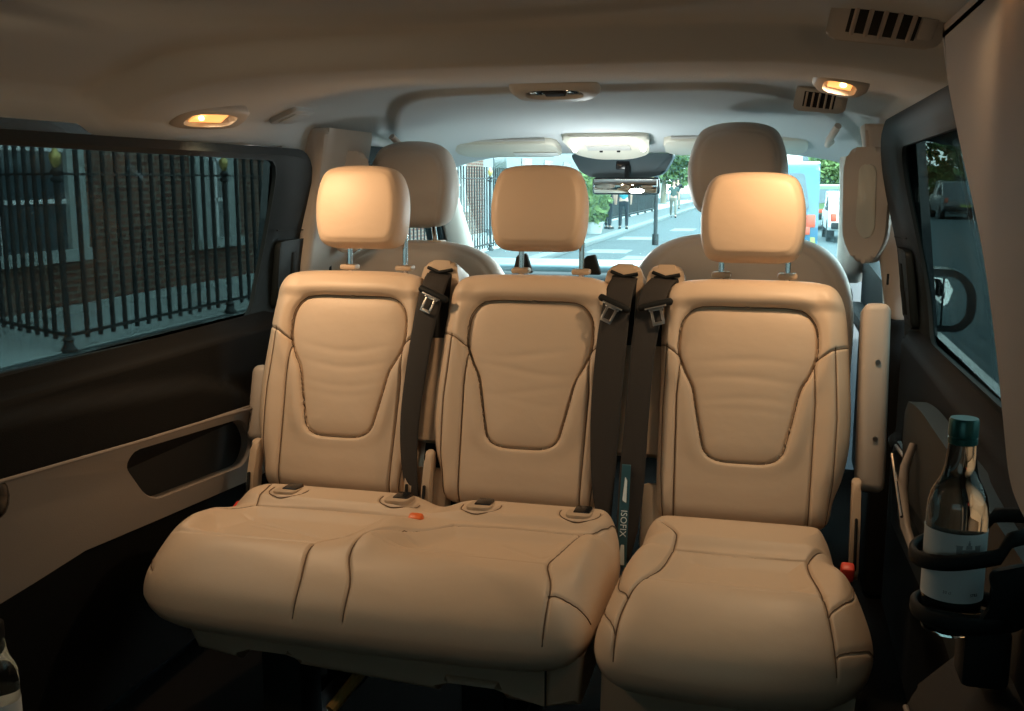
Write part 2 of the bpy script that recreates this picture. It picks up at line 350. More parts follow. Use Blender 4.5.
for side, nm, wn in ((-1, 'left', 1), (1, 'right', 2)):
    # outer sheet metal: lower body plus the solid bits round the window
    w_ = MB()
    fn = lambda y, z, t: (side*(wx(z)+.014+t), y, z)
    w_.prism([(-.9, -.05), (4.3, -.05), (4.3, .70), (2.6, .72), (.9, .72), (-.9, .72)], fn, 0, .02)
    for zz0, zz1, y0, y1 in ((.72, 1.44, -.9, .93), (1.24, 1.44, .93, 2.55), (.72, 1.44, 2.53, 2.80), (1.27, 1.44, 2.72, 3.8), (.72, .80, .93, 2.55)):
        w_.prism([(y0, zz0), (y1, zz0), (y1, zz1), (y0, zz1)], fn, 0, .02)
    for q in range(1): pass
    setting(w_.build('wall_'+nm, 'carblk', smooth=False))
    d = empty('door_%d' % wn, (0, 0, 0)); setting(d)
    tz = 1.238 if side < 0 else 1.300
    fx = 2.69 if side < 0 else 2.80
    outerP = round_poly([(fx, tz), (fx+.06, 1.0), (fx, .70), (.75, .70), (.75, tz)], [.10, .2, .10, .05, .05], 8)
    if side > 0: glassR = np.array([(y, z+.022*max(0, (z-1.0)/.2)) for y, z in glassP])
    else: glassR = glassP
    g2 = inset_poly(glassR, -.006); g3 = inset_poly(glassR, -.022)
    loops('window_surround', [(outerP, -.03), (outerP, .012), (inset_poly(outerP, .02), .018), (g3, .010), (g2, .002), (glassR, .002), (glassR, -.009)], side, 'doorblk', d)
    zg = np.linspace(.765, 1.235, 13)
    g = raw('window_%d' % wn, [(side*(wx(z)+.010), y, z) for z in zg for y in (.96, 2.555)], [(2*k, 2*k+1, 2*k+3, 2*k+2) for k in range(12)], 'tint', None, True); setting(g)
    s_ = g.modifiers.new('thickness', 'SOLIDIFY'); s_.thickness = .004
    fn2 = lambda ins: (lambda y, z, t: (side*(wx(z)-ins-t), y, z))
    # front post of the sliding door beside the glass, with latch recess
    MB().prism(round_poly([(2.55, .99), (2.72, .99), (2.72, .80), (2.56, .80)], .02, 4), fn2(.012), 0, .018, .005).build('latch_plate', 'doorblk', d)
    MB().prism(round_poly([(2.57, .965), (2.66, .965), (2.68, .82), (2.59, .82)], .03, 5), fn2(.024), 0, .008, .003).build('latch_recess', 'matt', d)
    MB().tube([(side*(wx(.95)-.03), 2.63, .955), (side*(wx(.9)-.036), 2.635, .90), (side*(wx(.85)-.03), 2.64, .83)], .009).build('latch_handle', 'doorblk', d)
    MB().prism([(2.53, 1.021), (2.79, 1.012), (2.79, 1.009), (2.53, 1.018)], fn2(.0205), 0, .003).build('joint_line', 'matt', d)
    # dark inner skin of the door under the glass: a sill that rolls inward
    ny, nz = 90, 60; yv = np.linspace(.2, 2.80, ny); zv = np.linspace(.02, .80, nz); V = []
    for y in yv:
        crest = float(np.interp(y, [1.0, 1.54, 1.89, 2.20, 2.38, 2.47, 2.52, 2.8], [.765, .737, .708, .676, .625, .57, .53, .5]))
        for z in zv:
            ins = .012+.022*float(sstep(0, .06, .80-z))+.030*float(sstep(0, .028, crest-z))-.022*float(sstep(0, .05, (.56 if y < 2.6 else .5)-z))
            V.append((side*(wx(z)-ins), y*.965, 1.15-(1.15-z)*.965 if z < .76 else z))
    F_ = [(i*nz+k, i*nz+k+1, (i+1)*nz+k+1, (i+1)*nz+k) for i in range(ny-1) for k in range(nz-1)]
    raw('inner_panel', V, F_, 'doorpad', d)
    # pale lower panel with the dark storage pocket
    out = round_poly([(2.53, .545), (2.56, .43), (2.53, .335), (1.93, .376), (1.545, .405), (1.54, .362), (.4, .40), (.4, .64), (1.52, .604), (1.92, .574)], [.05, .06, .03, .2, .005, .005, .01, .01, .3, .3], 5)
    pk = round_poly([(2.40, .522), (2.445, .45), (2.40, .395), (1.975, .426), (1.895, .53), (1.93, .556)], [.05, .05, .06, .05, .04, .03], 6)
    sh = lambda P, k: np.array([(y*k, 1.15-(1.15-z)*k) for y, z in P])
    out = sh(out, .9485); pk = sh(pk, .9485)
    K = 200
    def polar(P, c, n=K):
        P = resample(P, 900); a = np.arctan2(P[:, 1]-c[1], P[:, 0]-c[0]); r_ = np.hypot(P[:, 0]-c[0], P[:, 1]-c[1]); o_ = np.argsort(a); th = np.linspace(-PI, PI, n, endpoint=False)
        rr_ = np.interp(th, a[o_], r_[o_], period=2*PI); return np.stack([c[0]+rr_*np.cos(th), c[1]+rr_*np.sin(th)], 1)
    c_ = (2.06, .51); PO = polar(out, c_); PI_ = polar(pk, c_); V = []
    for Pq, ins in ((PO, .028), (PO, .064), (c_+(PO-c_)*.985, .070), (c_+(PI_-c_)*1.03, .070), (PI_, .064), (PI_, .02)):
        V += [(side*(wx(z)-ins), y, z) for y, z in Pq]
    F_ = [(a*K+j, (a+1)*K+j, (a+1)*K+(j+1) % K, a*K+(j+1) % K) for a in range(5) for j in range(K)]
    raw('lower_panel', V, F_, 'doorbeige' if side < 0 else 'doorblk', d, True, 40)
    raw('storage_pocket', [(side*(wx(z)-.046), y, z) for y, z in c_+(PI_-c_)*1.02], [tuple(range(K))], 'matt', d, False)
    MB().tube([(side*(wx(z)-.075), y, z) for y, z in ((.95, .655), (1.44, .635), (1.82, .607), (2.18, .585), (2.34, .571), (2.39, .533))], .004, 8).build('trim_line', 'doorbeige', d)
# rear body: closed tailgate with its window, behind the photographer
rw = MB()
for c, s in (((0, -.92, .42), (1.72, .06, .9)), ((-.80, -.92, 1.1), (.14, .06, .6)), ((.80, -.92, 1.1), (.14, .06, .6)), ((0, -.92, 1.36), (1.72, .06, .12))): rw.box(c, s, .01)
setting(rw.build('wall_back', 'pillar'))
setting(MB().box((0, -.93, 1.08), (1.50, .006, .46)).build('window_3', 'tint2'))

# rear side pillar trims (the one on the right cuts the window)
for side, tn in ((1, 'trim_2'), (-1, 'trim_3')):
    P = round_poly([(1.56, 1.36), (1.40, 1.22), (1.21, 1.08), (1.125, .98), (1.05, .86), (.99, .845), (-.88, .82), (-.88, 1.36)], [.02, .1, .2, .2, .03, .03, .02, .02], 6)
    if side < 0: P = np.array([(y-.50, z) for y, z in P])
    fn = lambda y, z, t: (side*(.735+.10*max(0, 1.28-z)*.5-t), y, z)
    setting(MB().prism(P, fn, -.09, .022, .018, 4).build(tn, 'pillar'))
# lower rear quarter trim below it
for side, tn in ((1, 'trim_4'), (-1, 'trim_5')):
    setting(MB().box((side*.83, 0, .40), (.12, 1.7, .82), .02).build(tn, 'doorpad'))
# B pillars with belt height covers
for side, tn in ((-1, 'trim_6'), (1, 'trim_7')):
    ea = -.225 if side < 0 else -.06
    P = round_poly([(ea, 1.30), (.13, 1.30), (.13, .90), (.14, .78), (ea-.01, .78)], .02, 4)
    pl = MB().prism([(a, b) for a, b in P], lambda a, b, t: (side*(wx(b)-.012-t), 2.92+a, b), -.05, .035, .015, 3).build(tn, 'pillar'); setting(pl)
    MB().box((side*.83, 2.95, .40), (.09, .22, .78), .02).build('pillar_foot', 'doorpad', pl)
    Nx, Ny = -side*.50, -.866; Ux, Uy = side*.866, -.50
    cf = lambda a, b, t: (side*.738+a*Ux+t*Nx, 2.875+a*Uy+t*Ny, b)
    Q = round_poly([(-.062, 1.190), (-.050, 1.240), (.050, 1.240), (.066, 1.10), (.062, .99), (.030, .935), (-.018, .935), (-.055, 1.0)], .03, 5)
    cv = MB().prism(Q, cf, -.045, .018, .014, 4).build('belt_height_cover', 'pillar', pl)
    Q = round_poly([(-.016, 1.195), (.030, 1.195), (.036, 1.02), (.010, .995), (-.018, 1.03)], .02, 5)
    MB().prism(Q, cf, .016, .0215, .003, 2).build('cover_inlay', 'paleplast', cv)
    MB().box((side*(wx(.90)-.05), 2.86, .895), (.006, .018, .03), .002).build('belt_slot', 'matt', pl)
# front doors with windows
fgl = round_poly([(2.99+.06, 1.20), (3.62, 1.205), (3.80, 1.10), (4.06, .88), (3.05, .84)], [.03, .06, .1, .05, .03], 5)
fou = round_poly([(3.02, 1.262), (3.72, 1.262), (3.90, 1.14), (4.22, .86), (4.22, .03), (3.02, .03)], [.02, .08, .1, .05, .03, .02], 5)
for side, dn, wn in ((-1, 3, 4), (1, 4, 5)):
    d = empty('door_%d' % dn); setting(d)
    c_ = np.array((3.5, 1.02)); PO = polar(fou, c_); PI_ = polar(fgl, c_); V = []
    for Pq, ins in ((PO, -.03), (PO, .012), (c_+(PI_-c_)*1.06, .02), (PI_, .0), (PI_, -.04)): V += [(side*(wx(z)-ins), y, z) for y, z in Pq]
    F_ = [(a*K+j, (a+1)*K+j, (a+1)*K+(j+1) % K, a*K+(j+1) % K) for a in range(4) for j in range(K)]
    raw('door_lining', V, F_, 'doorblk', d, True, 40)
    MB().box((side*.80, 3.5, .70), (.06, .7, .05), .02).build('arm_ledge', 'doorpad', d)
    zg = np.linspace(.82, 1.225, 11); ym = lambda z: float(np.interp(z, [.84, .88, 1.10, 1.205], [4.10, 4.09, 3.83, 3.66]))
    g = raw('window_%d' % wn, [(side*(wx(z)+.03), y, z) for z in zg for y in (3.03, ym(z))], [(2*k, 2*k+1, 2*k+3, 2*k+2) for k in range(10)], 'clear', None, True); setting(g)
    g.modifiers.new('thickness', 'SOLIDIFY').thickness = .004
# windscreen, A pillars, header and dashboard
for side, tn in ((-1, 'trim_8'), (1, 'trim_9')):
    P = []
    setting(MB().tube([(side*.755, 3.66, 1.28), (side*.775, 3.86, 1.15), (side*.80, 4.10, .97), (side*.82, 4.30, .80)], [.05, .052, .058, .066], 14).build(tn, 'pillar'))
setting(MB().tube([(-.79, 3.70, 1.272), (-.5, 3.80, 1.284), (0, 3.83, 1.290), (.5, 3.80, 1.284), (.79, 3.70, 1.272)], .032, 12).build('trim_10', 'pillar'))
V = []; F_ = []; nu, nv = 24, 10
for i in range(nu+1):
    for k in range(nv+1):
        x = -.84+1.68*i/nu; t = k/nv; V.append((x*(1-.06*t), 4.52-.60*t-.10*(x/.84)**2, .80+.47*t))
F_ = [(i*(nv+1)+k, i*(nv+1)+k+1, (i+1)*(nv+1)+k+1, (i+1)*(nv+1)+k) for i in range(nu) for k in range(nv)]
ws = raw('window_6', V, F_, 'clear'); setting(ws); ws.modifiers.new('thickness', 'SOLIDIFY').thickness = .005
setting(MB().box((0, 4.48, .35), (1.80, .10, .9), .02).build('wall_front', 'carblk'))
bn = MB()
bnP = []
for i in range(21):
    x = -.84+1.68*i/20
bn.prism(round_poly([(4.62, .70), (5.0, .70), (5.45, .60), (5.62, .42), (5.62, .0), (4.62, .0)], [.02, .2, .15, .1, .02, .02], 5), lambda y, z, t: (t, y, z-.05*(t/.84)**2), -.86, .86, .05, 3)
setting(bn.build('trim_11', mat('silver_paint', (.10, .20, .24), .3, metal=.2, coat=.4)))
db = empty('dashboard', (0, 4.1, .5)); tag(db, 'dark dashboard running under the windscreen behind the front seats', 'dashboard')
MB().box((0, .08, .06), (1.60, .50, .46), .06, seg=4).build('dashboard_body', 'black', db)
MB().box((0, .14, .29), (1.50, .36, .05), .02, seg=3).build('dashboard_top', mat('dash_top', (.05, .10, .115), .35), db)
MB().box((0, -.14, -.10), (.30, .16, .36), .03, seg=3).build('centre_console', 'gloss', db)
for x in (-.6, -.14, .14, .6):
    v_ = MB().box((x, -.165, .17), (.15, .02, .07), .008).build('air_outlet', 'gloss', db)

# ================================================================== SEATS
Bp = np.array([0, 2.20, .345]); Tp = np.array([0, 2.40, .93]); VD = (Tp-Bp)/np.linalg.norm(Tp-Bp); ND = np.cross([1, 0, 0], VD)
def S(a, b, h=0): return Bp+np.array([a, 0, 0])+VD*b+ND*h      # point on a rear seat's back: across, up, out towards the knees
pan_r = [(.0, .541), (.08, .541), (.122, .533), (.147, .503), (.153, .46), (.150, .425), (.136, .39), (.118, .355), (.106, .30), (.094, .245), (.083, .212), (.055, .194), (0, .191)]
def backrest(c, flip, parent, label_i=0):
    """flip=-1: fuller bolster on the left, +1 on the right"""
    R_ = [(0, .614), (.09, .613), (.15, .606), (.180, .588), (.194, .55), (.196, .48), (.192, .38), (.19, .25), (.188, .13), (.182, .075), (.155, .055), (.07, .052)]
    Lr = [(0, .052), (.07, .052), (.155, .056), (.186, .075), (.197, .125), (.214, .175), (.226, .24), (.228, .32), (.222, .42), (.216, .50), (.206, .56), (.186, .595), (.15, .609), (.09, .613)]
    out = [(flip*-a, b) for a, b in R_]+[(flip*a, b) for a, b in Lr[:]]
    out = [p for i, p in enumerate(out) if i == 0 or np.hypot(p[0]-out[i-1][0], p[1]-out[i-1][1]) > .01]
    panel = np.array(pan_r+[(-a, b) for a, b in pan_r[::-1][1:-1]]); panel = catmull(panel, 6); pc = np.vstack([panel, panel[:1]])
    def hf(X):
        a, b = np.abs(X[:, 0]), X[:, 1]; d = segdist(X, pc); ins = inside(X, panel)
        h = .046+.010*smooth01((a-.135)/.05)                        # side bolsters stand proud
        h += .010*smooth01((b-.53)/.03)*(1-smooth01((b-.59)/.03))    # rolled top
        h -= .004*smooth01((.14-b)/.08)
        h = np.where(ins, .037+.010*(1-np.exp(-d/.022)), h)
        h += np.where(ins, 0, .006*np.exp(-((d-.02)/.018)**2))*smooth01((b-.15)/.1)
        # small creases pulled across the middle of the panel
        x = X[:, 0]
        for bb, am, s_ in ((.412, .0013, 1), (.372, .0016, -1), (.325, .0009, 1), (.30, .0006, -1)):
            h -= np.where(ins, am*np.exp(-((b-bb-.010*np.sin(x*17*s_+c*3)-.4*x*x)/.009)**2)*np.exp(-(x/.10)**2), 0)
        return h
    seams = [(pc, .0085, .0036)]
    for s in (-1, 1):
        seams.append(([(s*.149, .425), (s*.18, .447), (s*.235, .468)], .006, .003))
        seams.append(([(s*.146, .41), (s*.150, .33), (s*.147, .2), (s*.143, .05)], .0065, .0035))
    seams.append(([(flip*.188, .455), (flip*.196, .30), (flip*.192, .16), (flip*.178, .05)], .0035, .0024))
    seams.append(([(-flip*.178, .45), (-flip*.180, .30), (-flip*.176, .16), (-flip*.166, .05)], .0035, .0024))
    b = pad('backrest', 'leather', out, (0, .33), .046, .048, (Bp+np.array([c, 0, 0])), (1, 0, 0), VD, ND, back=.055, seams=seams, nr=120, nth=640, hfun=hf, parent=parent, smooth_n=6, pw=2.2, shade_lines=True)
    # moulded shell behind the upholstery
    sh = [(-.178, .57), (-.13, .60), (.13, .60), (.178, .57), (.19, .45), (.18, .10), (-.18, .10), (-.19, .45)]
    q = MB().prism(round_poly(sh, .04, 5), lambda a, b_, t: tuple(S(c+a, b_, -.05-t)), 0, .04, .012, 3).build('seat_shell', 'hplast', parent)
    return b
def headrest(c, parent, dz=0, c2=None):
    c2 = c if c2 is None else c2
    Oc = np.array([c, 2.405, 1.083+dz]); tilt = math.radians(8); Bv = np.array([0, math.sin(tilt), math.cos(tilt)]); Nv = np.array([0, -math.cos(tilt), math.sin(tilt)])
    out = [(0, -.100), (.07, -.099), (.100, -.088), (.113, -.055), (.117, -.01), (.114, .035), (.103, .075), (.085, .096), (.05, .104), (0, .106)]
    out = out+[(-a, b) for a, b in out[::-1][1:-1]]
    rim = [(0, -.082), (.07, -.081), (.09, -.07), (.099, -.045), (.103, -.005), (.100, .033), (.089, .069), (.072, .085), (.045, .090), (0, .092)]
    rim = catmull(rim+[(-a, b) for a, b in rim[::-1][1:-1]], 5); rim = np.vstack([rim, rim[:1]])
    h = pad('headrest', 'leather', out, (0, 0), .055, .030, Oc, (1, 0, 0), Bv, Nv, back=.050, nr=30, nth=200, parent=parent, smooth_n=8,
            hfun=lambda X: .054+.008*(1-(X[:, 0]/.12)**2)-.05*(X[:, 1]/.25)**2, seams=[(rim, .0016, .0022)], pw=2.4)
    # sewn side gusset line
    for s in (-.075, .075):
        MB().cyl((c2+s, 2.425, .895), (c2+s, 2.43, 1.02), .0065, seg=14).build('headrest_post', 'chrome', h)
        MB().box((c2+s, 2.425, .935), (.044, .034, .014), .005).build('post_collar', 'hplast', h)
    return h
def cushion(name, outline, center, hf, seams, R, parent, nth=520):
    return pad(name, 'leather', outline, center, .1, R, (0, 0, .335), (1, 0, 0), (0, 1, 0), (0, 0, 1), back=.05, seams=seams, shade_lines=True, nr=130, nth=int(nth*1.5), hfun=hf, parent=parent, smooth_n=8, pw=2.0)
def Rcush(front=.15, side=.075, rear=.04, yf=1.72, yr=2.0):
    def f(X):
        y = X[:, 1]; return side+(front-side)*smooth01((1.86-y)/.14)+(rear-side)*smooth01((y-yr)/.06)
    return f
# ---- double bench, left and middle places
bench = empty('double_seat', (0, 0, 0))
tag(bench, 'beige leather double bench seat holding the left and middle places, with headrests', 'seat')
cL, cM, cR = -.505, -.045, .455
bout = [(-.62, 2.16), (-.672, 2.08), (-.70, 1.95), (-.722, 1.82), (-.715, 1.73), (-.672, 1.665), (-.60, 1.632), (-.45, 1.618), (-.25, 1.612), (-.05, 1.610), (.10, 1.615), (.175, 1.632), (.206, 1.675), (.217, 1.75), (.222, 1.88), (.218, 2.02), (.20, 2.12), (.16, 2.16), (0, 2.165), (-.3, 2.165), (-.5, 2.165)]
crest = lambda X, cs: sum(np.exp(-((X[:, 0]-c_)/.12)**2) for c_ in cs)
pL = np.array([(-.60, 1.985), (-.655, 1.86), (-.665, 1.775), (-.50, 1.768), (-.352, 1.775), (-.30, 1.86), (-.250, 1.985)])
pM = np.array([(-.13, 1.97), (-.215, 1.86), (-.235, 1.79), (-.10, 1.782), (.118, 1.775), (.128, 1.86), (.145, 1.97)])
def hbench(X):
    x, y = X[:, 0], X[:, 1]; h = np.full(len(X), .100)
    h += .012*np.exp(-((y-1.74)/.07)**2)                                     # thigh roll
    for P in (pL, pM):
        ins = inside(X, P); d = segdist(X, np.vstack([P, P[:1]])); h = np.where(ins, h-.013*smooth01(d/.05), h)
    bol = (np.exp(-((x+.675)/.035)**2)+np.exp(-((x+.245)/.045)**2)+np.exp(-((x-.185)/.035)**2))
    h += .026*bol*smooth01((2.0-y)/.1)*smooth01((y-1.70)/.1)
    h -= .024*np.exp(-((x+.205)/.05)**2)*smooth01((y-1.98)/.08)
    h += .016*smooth01((y-1.99)/.03)*(1-smooth01((y-2.08)/.08))
    # gathered creases in the hide
    for (x0, y0, x1, y1, am) in ((-.60, 1.93, -.40, 1.86, .0025), (-.55, 1.89, -.30, 1.83, .002), (-.20, 1.86, -.05, 1.83, .0025), (-.64, 1.88, -.58, 1.80, .002), (.0, 1.9, .1, 1.84, .0018)):
        h -= am*np.exp(-(segdist(X, [(x0, y0), (x1, y1)])/.006)**2)
    return h
bs = [([(-.60, 1.985), (-.42, 1.992), (-.235, 1.99)], .007, .0035), ([(-.665, 1.772), (-.50, 1.765), (-.352, 1.775)], .004, .006),
      (catmull([(-.235, 1.99), (-.285, 1.88), (-.345, 1.79), (-.352, 1.74), (-.335, 1.66), (-.33, 1.58)], 8, False), .007, .0035),
      (catmull([(-.60, 1.985), (-.64, 1.93), (-.688, 1.85), (-.700, 1.74), (-.67, 1.69)], 8, False), .005, .003),
      (catmull([(-.62, 2.10), (-.60, 1.985)], 8, False), .005, .003),
      ([(-.13, 1.965), (0, 1.975), (.145, 1.97)], .007, .0035), ([(-.235, 1.79), (-.1, 1.782), (.118, 1.775)], .004, .006),
      (catmull([(-.13, 1.965), (-.20, 1.885), (-.255, 1.80), (-.262, 1.73), (-.235, 1.66), (-.232, 1.58)], 8, False), .007, .0035),
      (catmull([(.145, 1.97), (.124, 1.87), (.116, 1.78), (.138, 1.70), (.140, 1.58)], 8, False), .007, .0035),
      ([(.137, 1.685), (.18, 1.70), (.24, 1.73)], .005, .003), (catmull([(.145, 1.97), (.19, 2.03), (.20, 2.1)], 8, False), .004, .003)]
for cx in (-.555, -.285, -.095, .125):
    bs.append(([(cx+.044*math.cos(a), 2.062-.050*math.sin(a)) for a in np.linspace(-.2, PI+.2, 24)], .0045, .003))
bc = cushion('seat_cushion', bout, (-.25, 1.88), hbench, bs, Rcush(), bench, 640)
for cx in (-.555, -.285, -.095, .125):
    r_ = MB().prism(round_poly([(-.027, -.042), (.027, -.042), (.027, .04), (-.027, .04)], .022, 5), lambda a, b, t: (cx+a, 2.062+b, .449+t-.12*b), -.03, .004, .003).build('anchor_surround', 'hplast', bench)
    MB().box((0, 0, 0), (.036, .045, .020), .004).build('anchor_slot', 'gloss', r_).location = (cx+.004, 2.072, .4475)
backrest(cL, -1, bench); backrest(cM, -1, bench)
hb = headrest(cL+.008, bench, c2=-.472); hm = headrest(cM+.002, bench, c2=-.020)
for s in (-.075, .075):     # dark release catches behind the middle headrest posts
    MB().prism(round_poly([(-.024, .0), (-.013, .045), (.010, .05), (.026, 0)], .006, 3), lambda a, b, t: (-.015+s*1.15+a, 2.455+t, .925+b), 0, .025, .004).build('release_catch', 'black', hm)
# plinth with notched lower edge
nz_ = [(-.612, .31), (-.575, .236), (-.478, .226), (-.468, .262), (-.372, .262), (-.350, .230), (-.068, .214), (-.056, .246), (.046, .244), (.060, .212), (.13, .208), (.198, .214), (.203, .31)]
MB().prism(nz_, lambda a, b, t: (a, 1.672+t+.012*(abs(a+.2)/.4)**3, b), 0, .42, .012, 3).build('seat_plinth', 'hplast', bench)
MB().tube([(.137, 1.668, .30), (.137, 1.668, .212)], .002, 6).build('plinth_joint', 'matt', bench)
for x in (-.42, .0):
    for y in (1.78, 2.08): MB().box((x, y, .115), (.09, .10, .23), .012).build('seat_leg', 'black', bench)
MB().tube([(-.30, 1.70, .13), (-.25, 1.82, .20)], .012, 10).build('release_lever', mat('ochre_lever', (.45, .26, .07), .5), bench)
# recliner arms of the bench
def bracket(x, name, parent, side):
    P = round_poly([(-.012, .01), (-.022, .12), (-.012, .20), (.010, .215), (.024, .18), (.024, .06), (.015, .0)], .012, 4)
    b_ = MB().prism(P, lambda a, b, t: (x+t, 2.155+a+b*.25, .315+b), -.009, .009, .006, 3).build(name, 'hplast', parent)
    MB().box((x+side*.0+.0, 2.128+.02, .40), (.006, .012, .11), .003, rotm('X', -14)).build('bracket_slot', 'black', b_)
    return b_
bracket(-.712, 'recliner_arm', bench, 1); bracket(-.262, 'recliner_arm', bench, 1); bracket(-.305, 'recliner_arm', bench, 1)
MB().box((-.665, 2.03, .405), (.026, .03, .03), .006, rotm('X', 20)).build('belt_buckle', 'red', bench)
MB().box((-.218, 1.985, .424), (.032, .022, .045), .006, rotm('X', 20)).build('belt_buckle', 'orange', bench)
# left armrest, folded up behind the bolster
MB().box((-.775, 2.37, .575), (.05, .10, .20), .022, rotm('X', -16), 4).build('armrest', 'leather_dim', bench)

# ---- single seat on the right
single = empty('single_seat', (0, 0, 0)); tag(single, 'beige leather single seat on the right with a folded-up armrest', 'seat')
rout = [(.30, 2.155), (.265, 2.10), (.250, 2.0), (.232, 1.88), (.222, 1.76), (.226, 1.66), (.262, 1.605), (.33, 1.585), (.45, 1.578), (.56, 1.588), (.635, 1.618), (.682, 1.675), (.700, 1.76), (.692, 1.85), (.665, 1.95), (.648, 2.06), (.635, 2.13), (.59, 2.16), (.45, 2.165)]
pR = np.array([(.335, 1.935), (.312, 1.80), (.312, 1.745), (.45, 1.745), (.612, 1.745), (.604, 1.80), (.592, 1.935)])
def hright(X):
    x, y = X[:, 0], X[:, 1]; h = np.full(len(X), .100)+.012*np.exp(-((y-1.72)/.07)**2)
    ins = inside(X, pR); d = segdist(X, np.vstack([pR, pR[:1]])); h = np.where(ins, h-.013*smooth01(d/.05), h)
    h += .024*(np.exp(-((x-.272)/.035)**2)+np.exp(-((x-.652)/.032)**2))*smooth01((2.0-y)/.1)*smooth01((y-1.66)/.1)
    h += .018*smooth01((y-1.94)/.04)*(1-smooth01((y-2.06)/.1))
    for (x0, y0, x1, y1, am) in ((.38, 1.90, .44, 1.885, .0015), (.42, 1.82, .58, 1.80, .0015)): h -= am*np.exp(-(segdist(X, [(x0, y0), (x1, y1)])/.007)**2)
    return h
rs = [([(.335, 1.935), (.46, 1.93), (.592, 1.935)], .007, .0035), ([(.312, 1.748), (.45, 1.742), (.612, 1.748)], .004, .006),
      (catmull([(.30, 2.05), (.335, 1.99), (.335, 1.935), (.318, 1.80), (.278, 1.69), (.268, 1.63), (.27, 1.56)], 8, False), .007, .0035),
      (catmull([(.268, 1.92), (.248, 1.84), (.255, 1.75), (.280, 1.695)], 8, False), .004, .003), (catmull([(.225, 1.80), (.238, 1.70), (.268, 1.63)], 8, False), .003, .0025),
      (catmull([(.645, 2.0), (.592, 1.935), (.604, 1.80), (.618, 1.70), (.632, 1.61), (.634, 1.56)], 8, False), .007, .0035),
      (catmull([(.618, 1.70), (.655, 1.76), (.668, 1.83), (.66, 1.90)], 8, False), .004, .003), (catmull([(.630, 1.64), (.67, 1.68), (.70, 1.74)], 8, False), .004, .003)]
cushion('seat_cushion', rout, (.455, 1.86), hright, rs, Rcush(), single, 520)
backrest(cR, 1, single)
headrest(cR, single, -.018, c2=.462)
MB().prism(round_poly([(.238, .31), (.236, .19), (.66, .19), (.668, .31)], .015, 4), lambda a, b, t: (a, 1.66+t+.014*(abs(a-.45)/.22)**3, b), 0, .42, .012, 3).build('seat_plinth', 'hplast', single)
for y in (1.78, 2.08): MB().box((.45, y, .10), (.16, .10, .20), .012).build('seat_leg', 'black', single)
ab = MB().box((0, 0, 0), (.058, .10, .41), .018, rotm('X', -14), 4).build('armrest', 'leather_dim', single); ab.location = (.727, 2.315, .682)
for dz in (-.075, .085): 
    MB().cyl((0, -.052+dz*.25*0, 0), (0, -.056, 0), .0055).build('armrest_bolt', 'steel', ab).location = (.004, dz*.25, dz)
bracket(.695, 'recliner_arm', single, 1)
MB().box((.668, 1.985, .40), (.026, .026, .034), .006, rotm('X', 20)).build('belt_buckle', 'red', single)

# ---- belt towers and belts (each fixed to its seat)
def tower(xc, parent, wd=.098, lean=0, pale=False):
    P = round_poly([(-wd/2-lean, .50), (-wd/2, .60), (-wd*.38, .645), (wd*.40, .645), (wd/2, .60), (wd/2+lean, .50), (wd/2, .2), (-wd/2, .2)], [.01, .02, .018, .018, .02, .01, .01, .01], 5)
    t_ = MB().prism(P, lambda a, b, t: tuple(S(xc+a, b, -.115+t)), 0, .125, .012, 4).build('belt_tower', 'hplast', parent)
    MB().prism(round_poly([(-.030, .45), (-.029, .618), (.031, .612), (.030, .45)], .007, 3), lambda a, b, t: tuple(S(xc+a, b, .006+t)), 0, .006, .001).build('belt_opening', 'matt', t_)
    MB().tube([S(xc-.031, .625, .014), S(xc, .612, .018), S(xc+.033, .620, .014)], .0045, 8).build('belt_lip', 'black', t_)
    return t_
tower(-.292, bench, lean=.006); tower(.164, bench, .092, lean=.010); tower(.262, single, .092, lean=.010)
def belt(parent, xc, L, Rr, tx, ang=-20):
    """L, Rr: edge points (across, up, out)"""
    b_ = strip('seat_belt', 'web', [S(*p) for p in L], [S(*p) for p in Rr], parent, cup=.004)
    tg = S(tx[0], tx[1], .072); o = empty('tmp'); bpy.data.objects.remove(o)
    rot = Matrix.Rotation(math.radians(ang), 4, Vector(ND))
    basis = Matrix((Vector((1, 0, 0)), Vector(VD), Vector(ND))).transposed().to_4x4()
    MW = Matrix.Translation(tg) @ rot @ basis
    k = MB().box((0, 0, 0), (.082, .017, .016), .0075, seg=3).build('belt_guide', 'black', b_); k.matrix_local = MW
    fr = MB()
    for c, s in (((-.011, -.026, 0), (.006, .042, .003)), ((.011, -.026, 0), (.006, .042, .003)), ((0, -.044, 0), (.028, .008, .003)), ((0, -.010, 0), (.034, .008, .003))): fr.box(c, s, .001)
    k2 = fr.build('belt_tongue', 'steel', b_); k2.matrix_local = MW
    MB().box((0, -.008, .009), (.05, .004, .003), .001).build('guide_edge', 'steel', b_).matrix_local = MW
    y_ = tx[1]-.21; t = y_/.6
    return b_
def bpts(seq, h=.055): return seq
O1 = .06
belt(bench, -.292, [(-.322, .610, .018), (-.325, .56, .05), (-.333, .44, .062), (-.338, .25, .066), (-.322, .12, .062), (-.292, .02, .05), (-.272, -.03, .04)],
     [(-.262, .605, .018), (-.262, .56, .05), (-.278, .44, .062), (-.290, .25, .066), (-.285, .12, .062), (-.268, .02, .05), (-.262, -.03, .04)], (-.283, .545), -22)
belt(bench, .168, [(.138, .610, .018), (.128, .56, .05), (.118, .44, .060), (.116, .28, .062), (.128, .13, .06), (.150, .02, .05), (.165, -.04, .04)],
     [(.198, .608, .018), (.192, .56, .05), (.187, .44, .060), (.184, .28, .062), (.180, .13, .06), (.176, .02, .05), (.178, -.04, .04)], (.155, .535), -24)
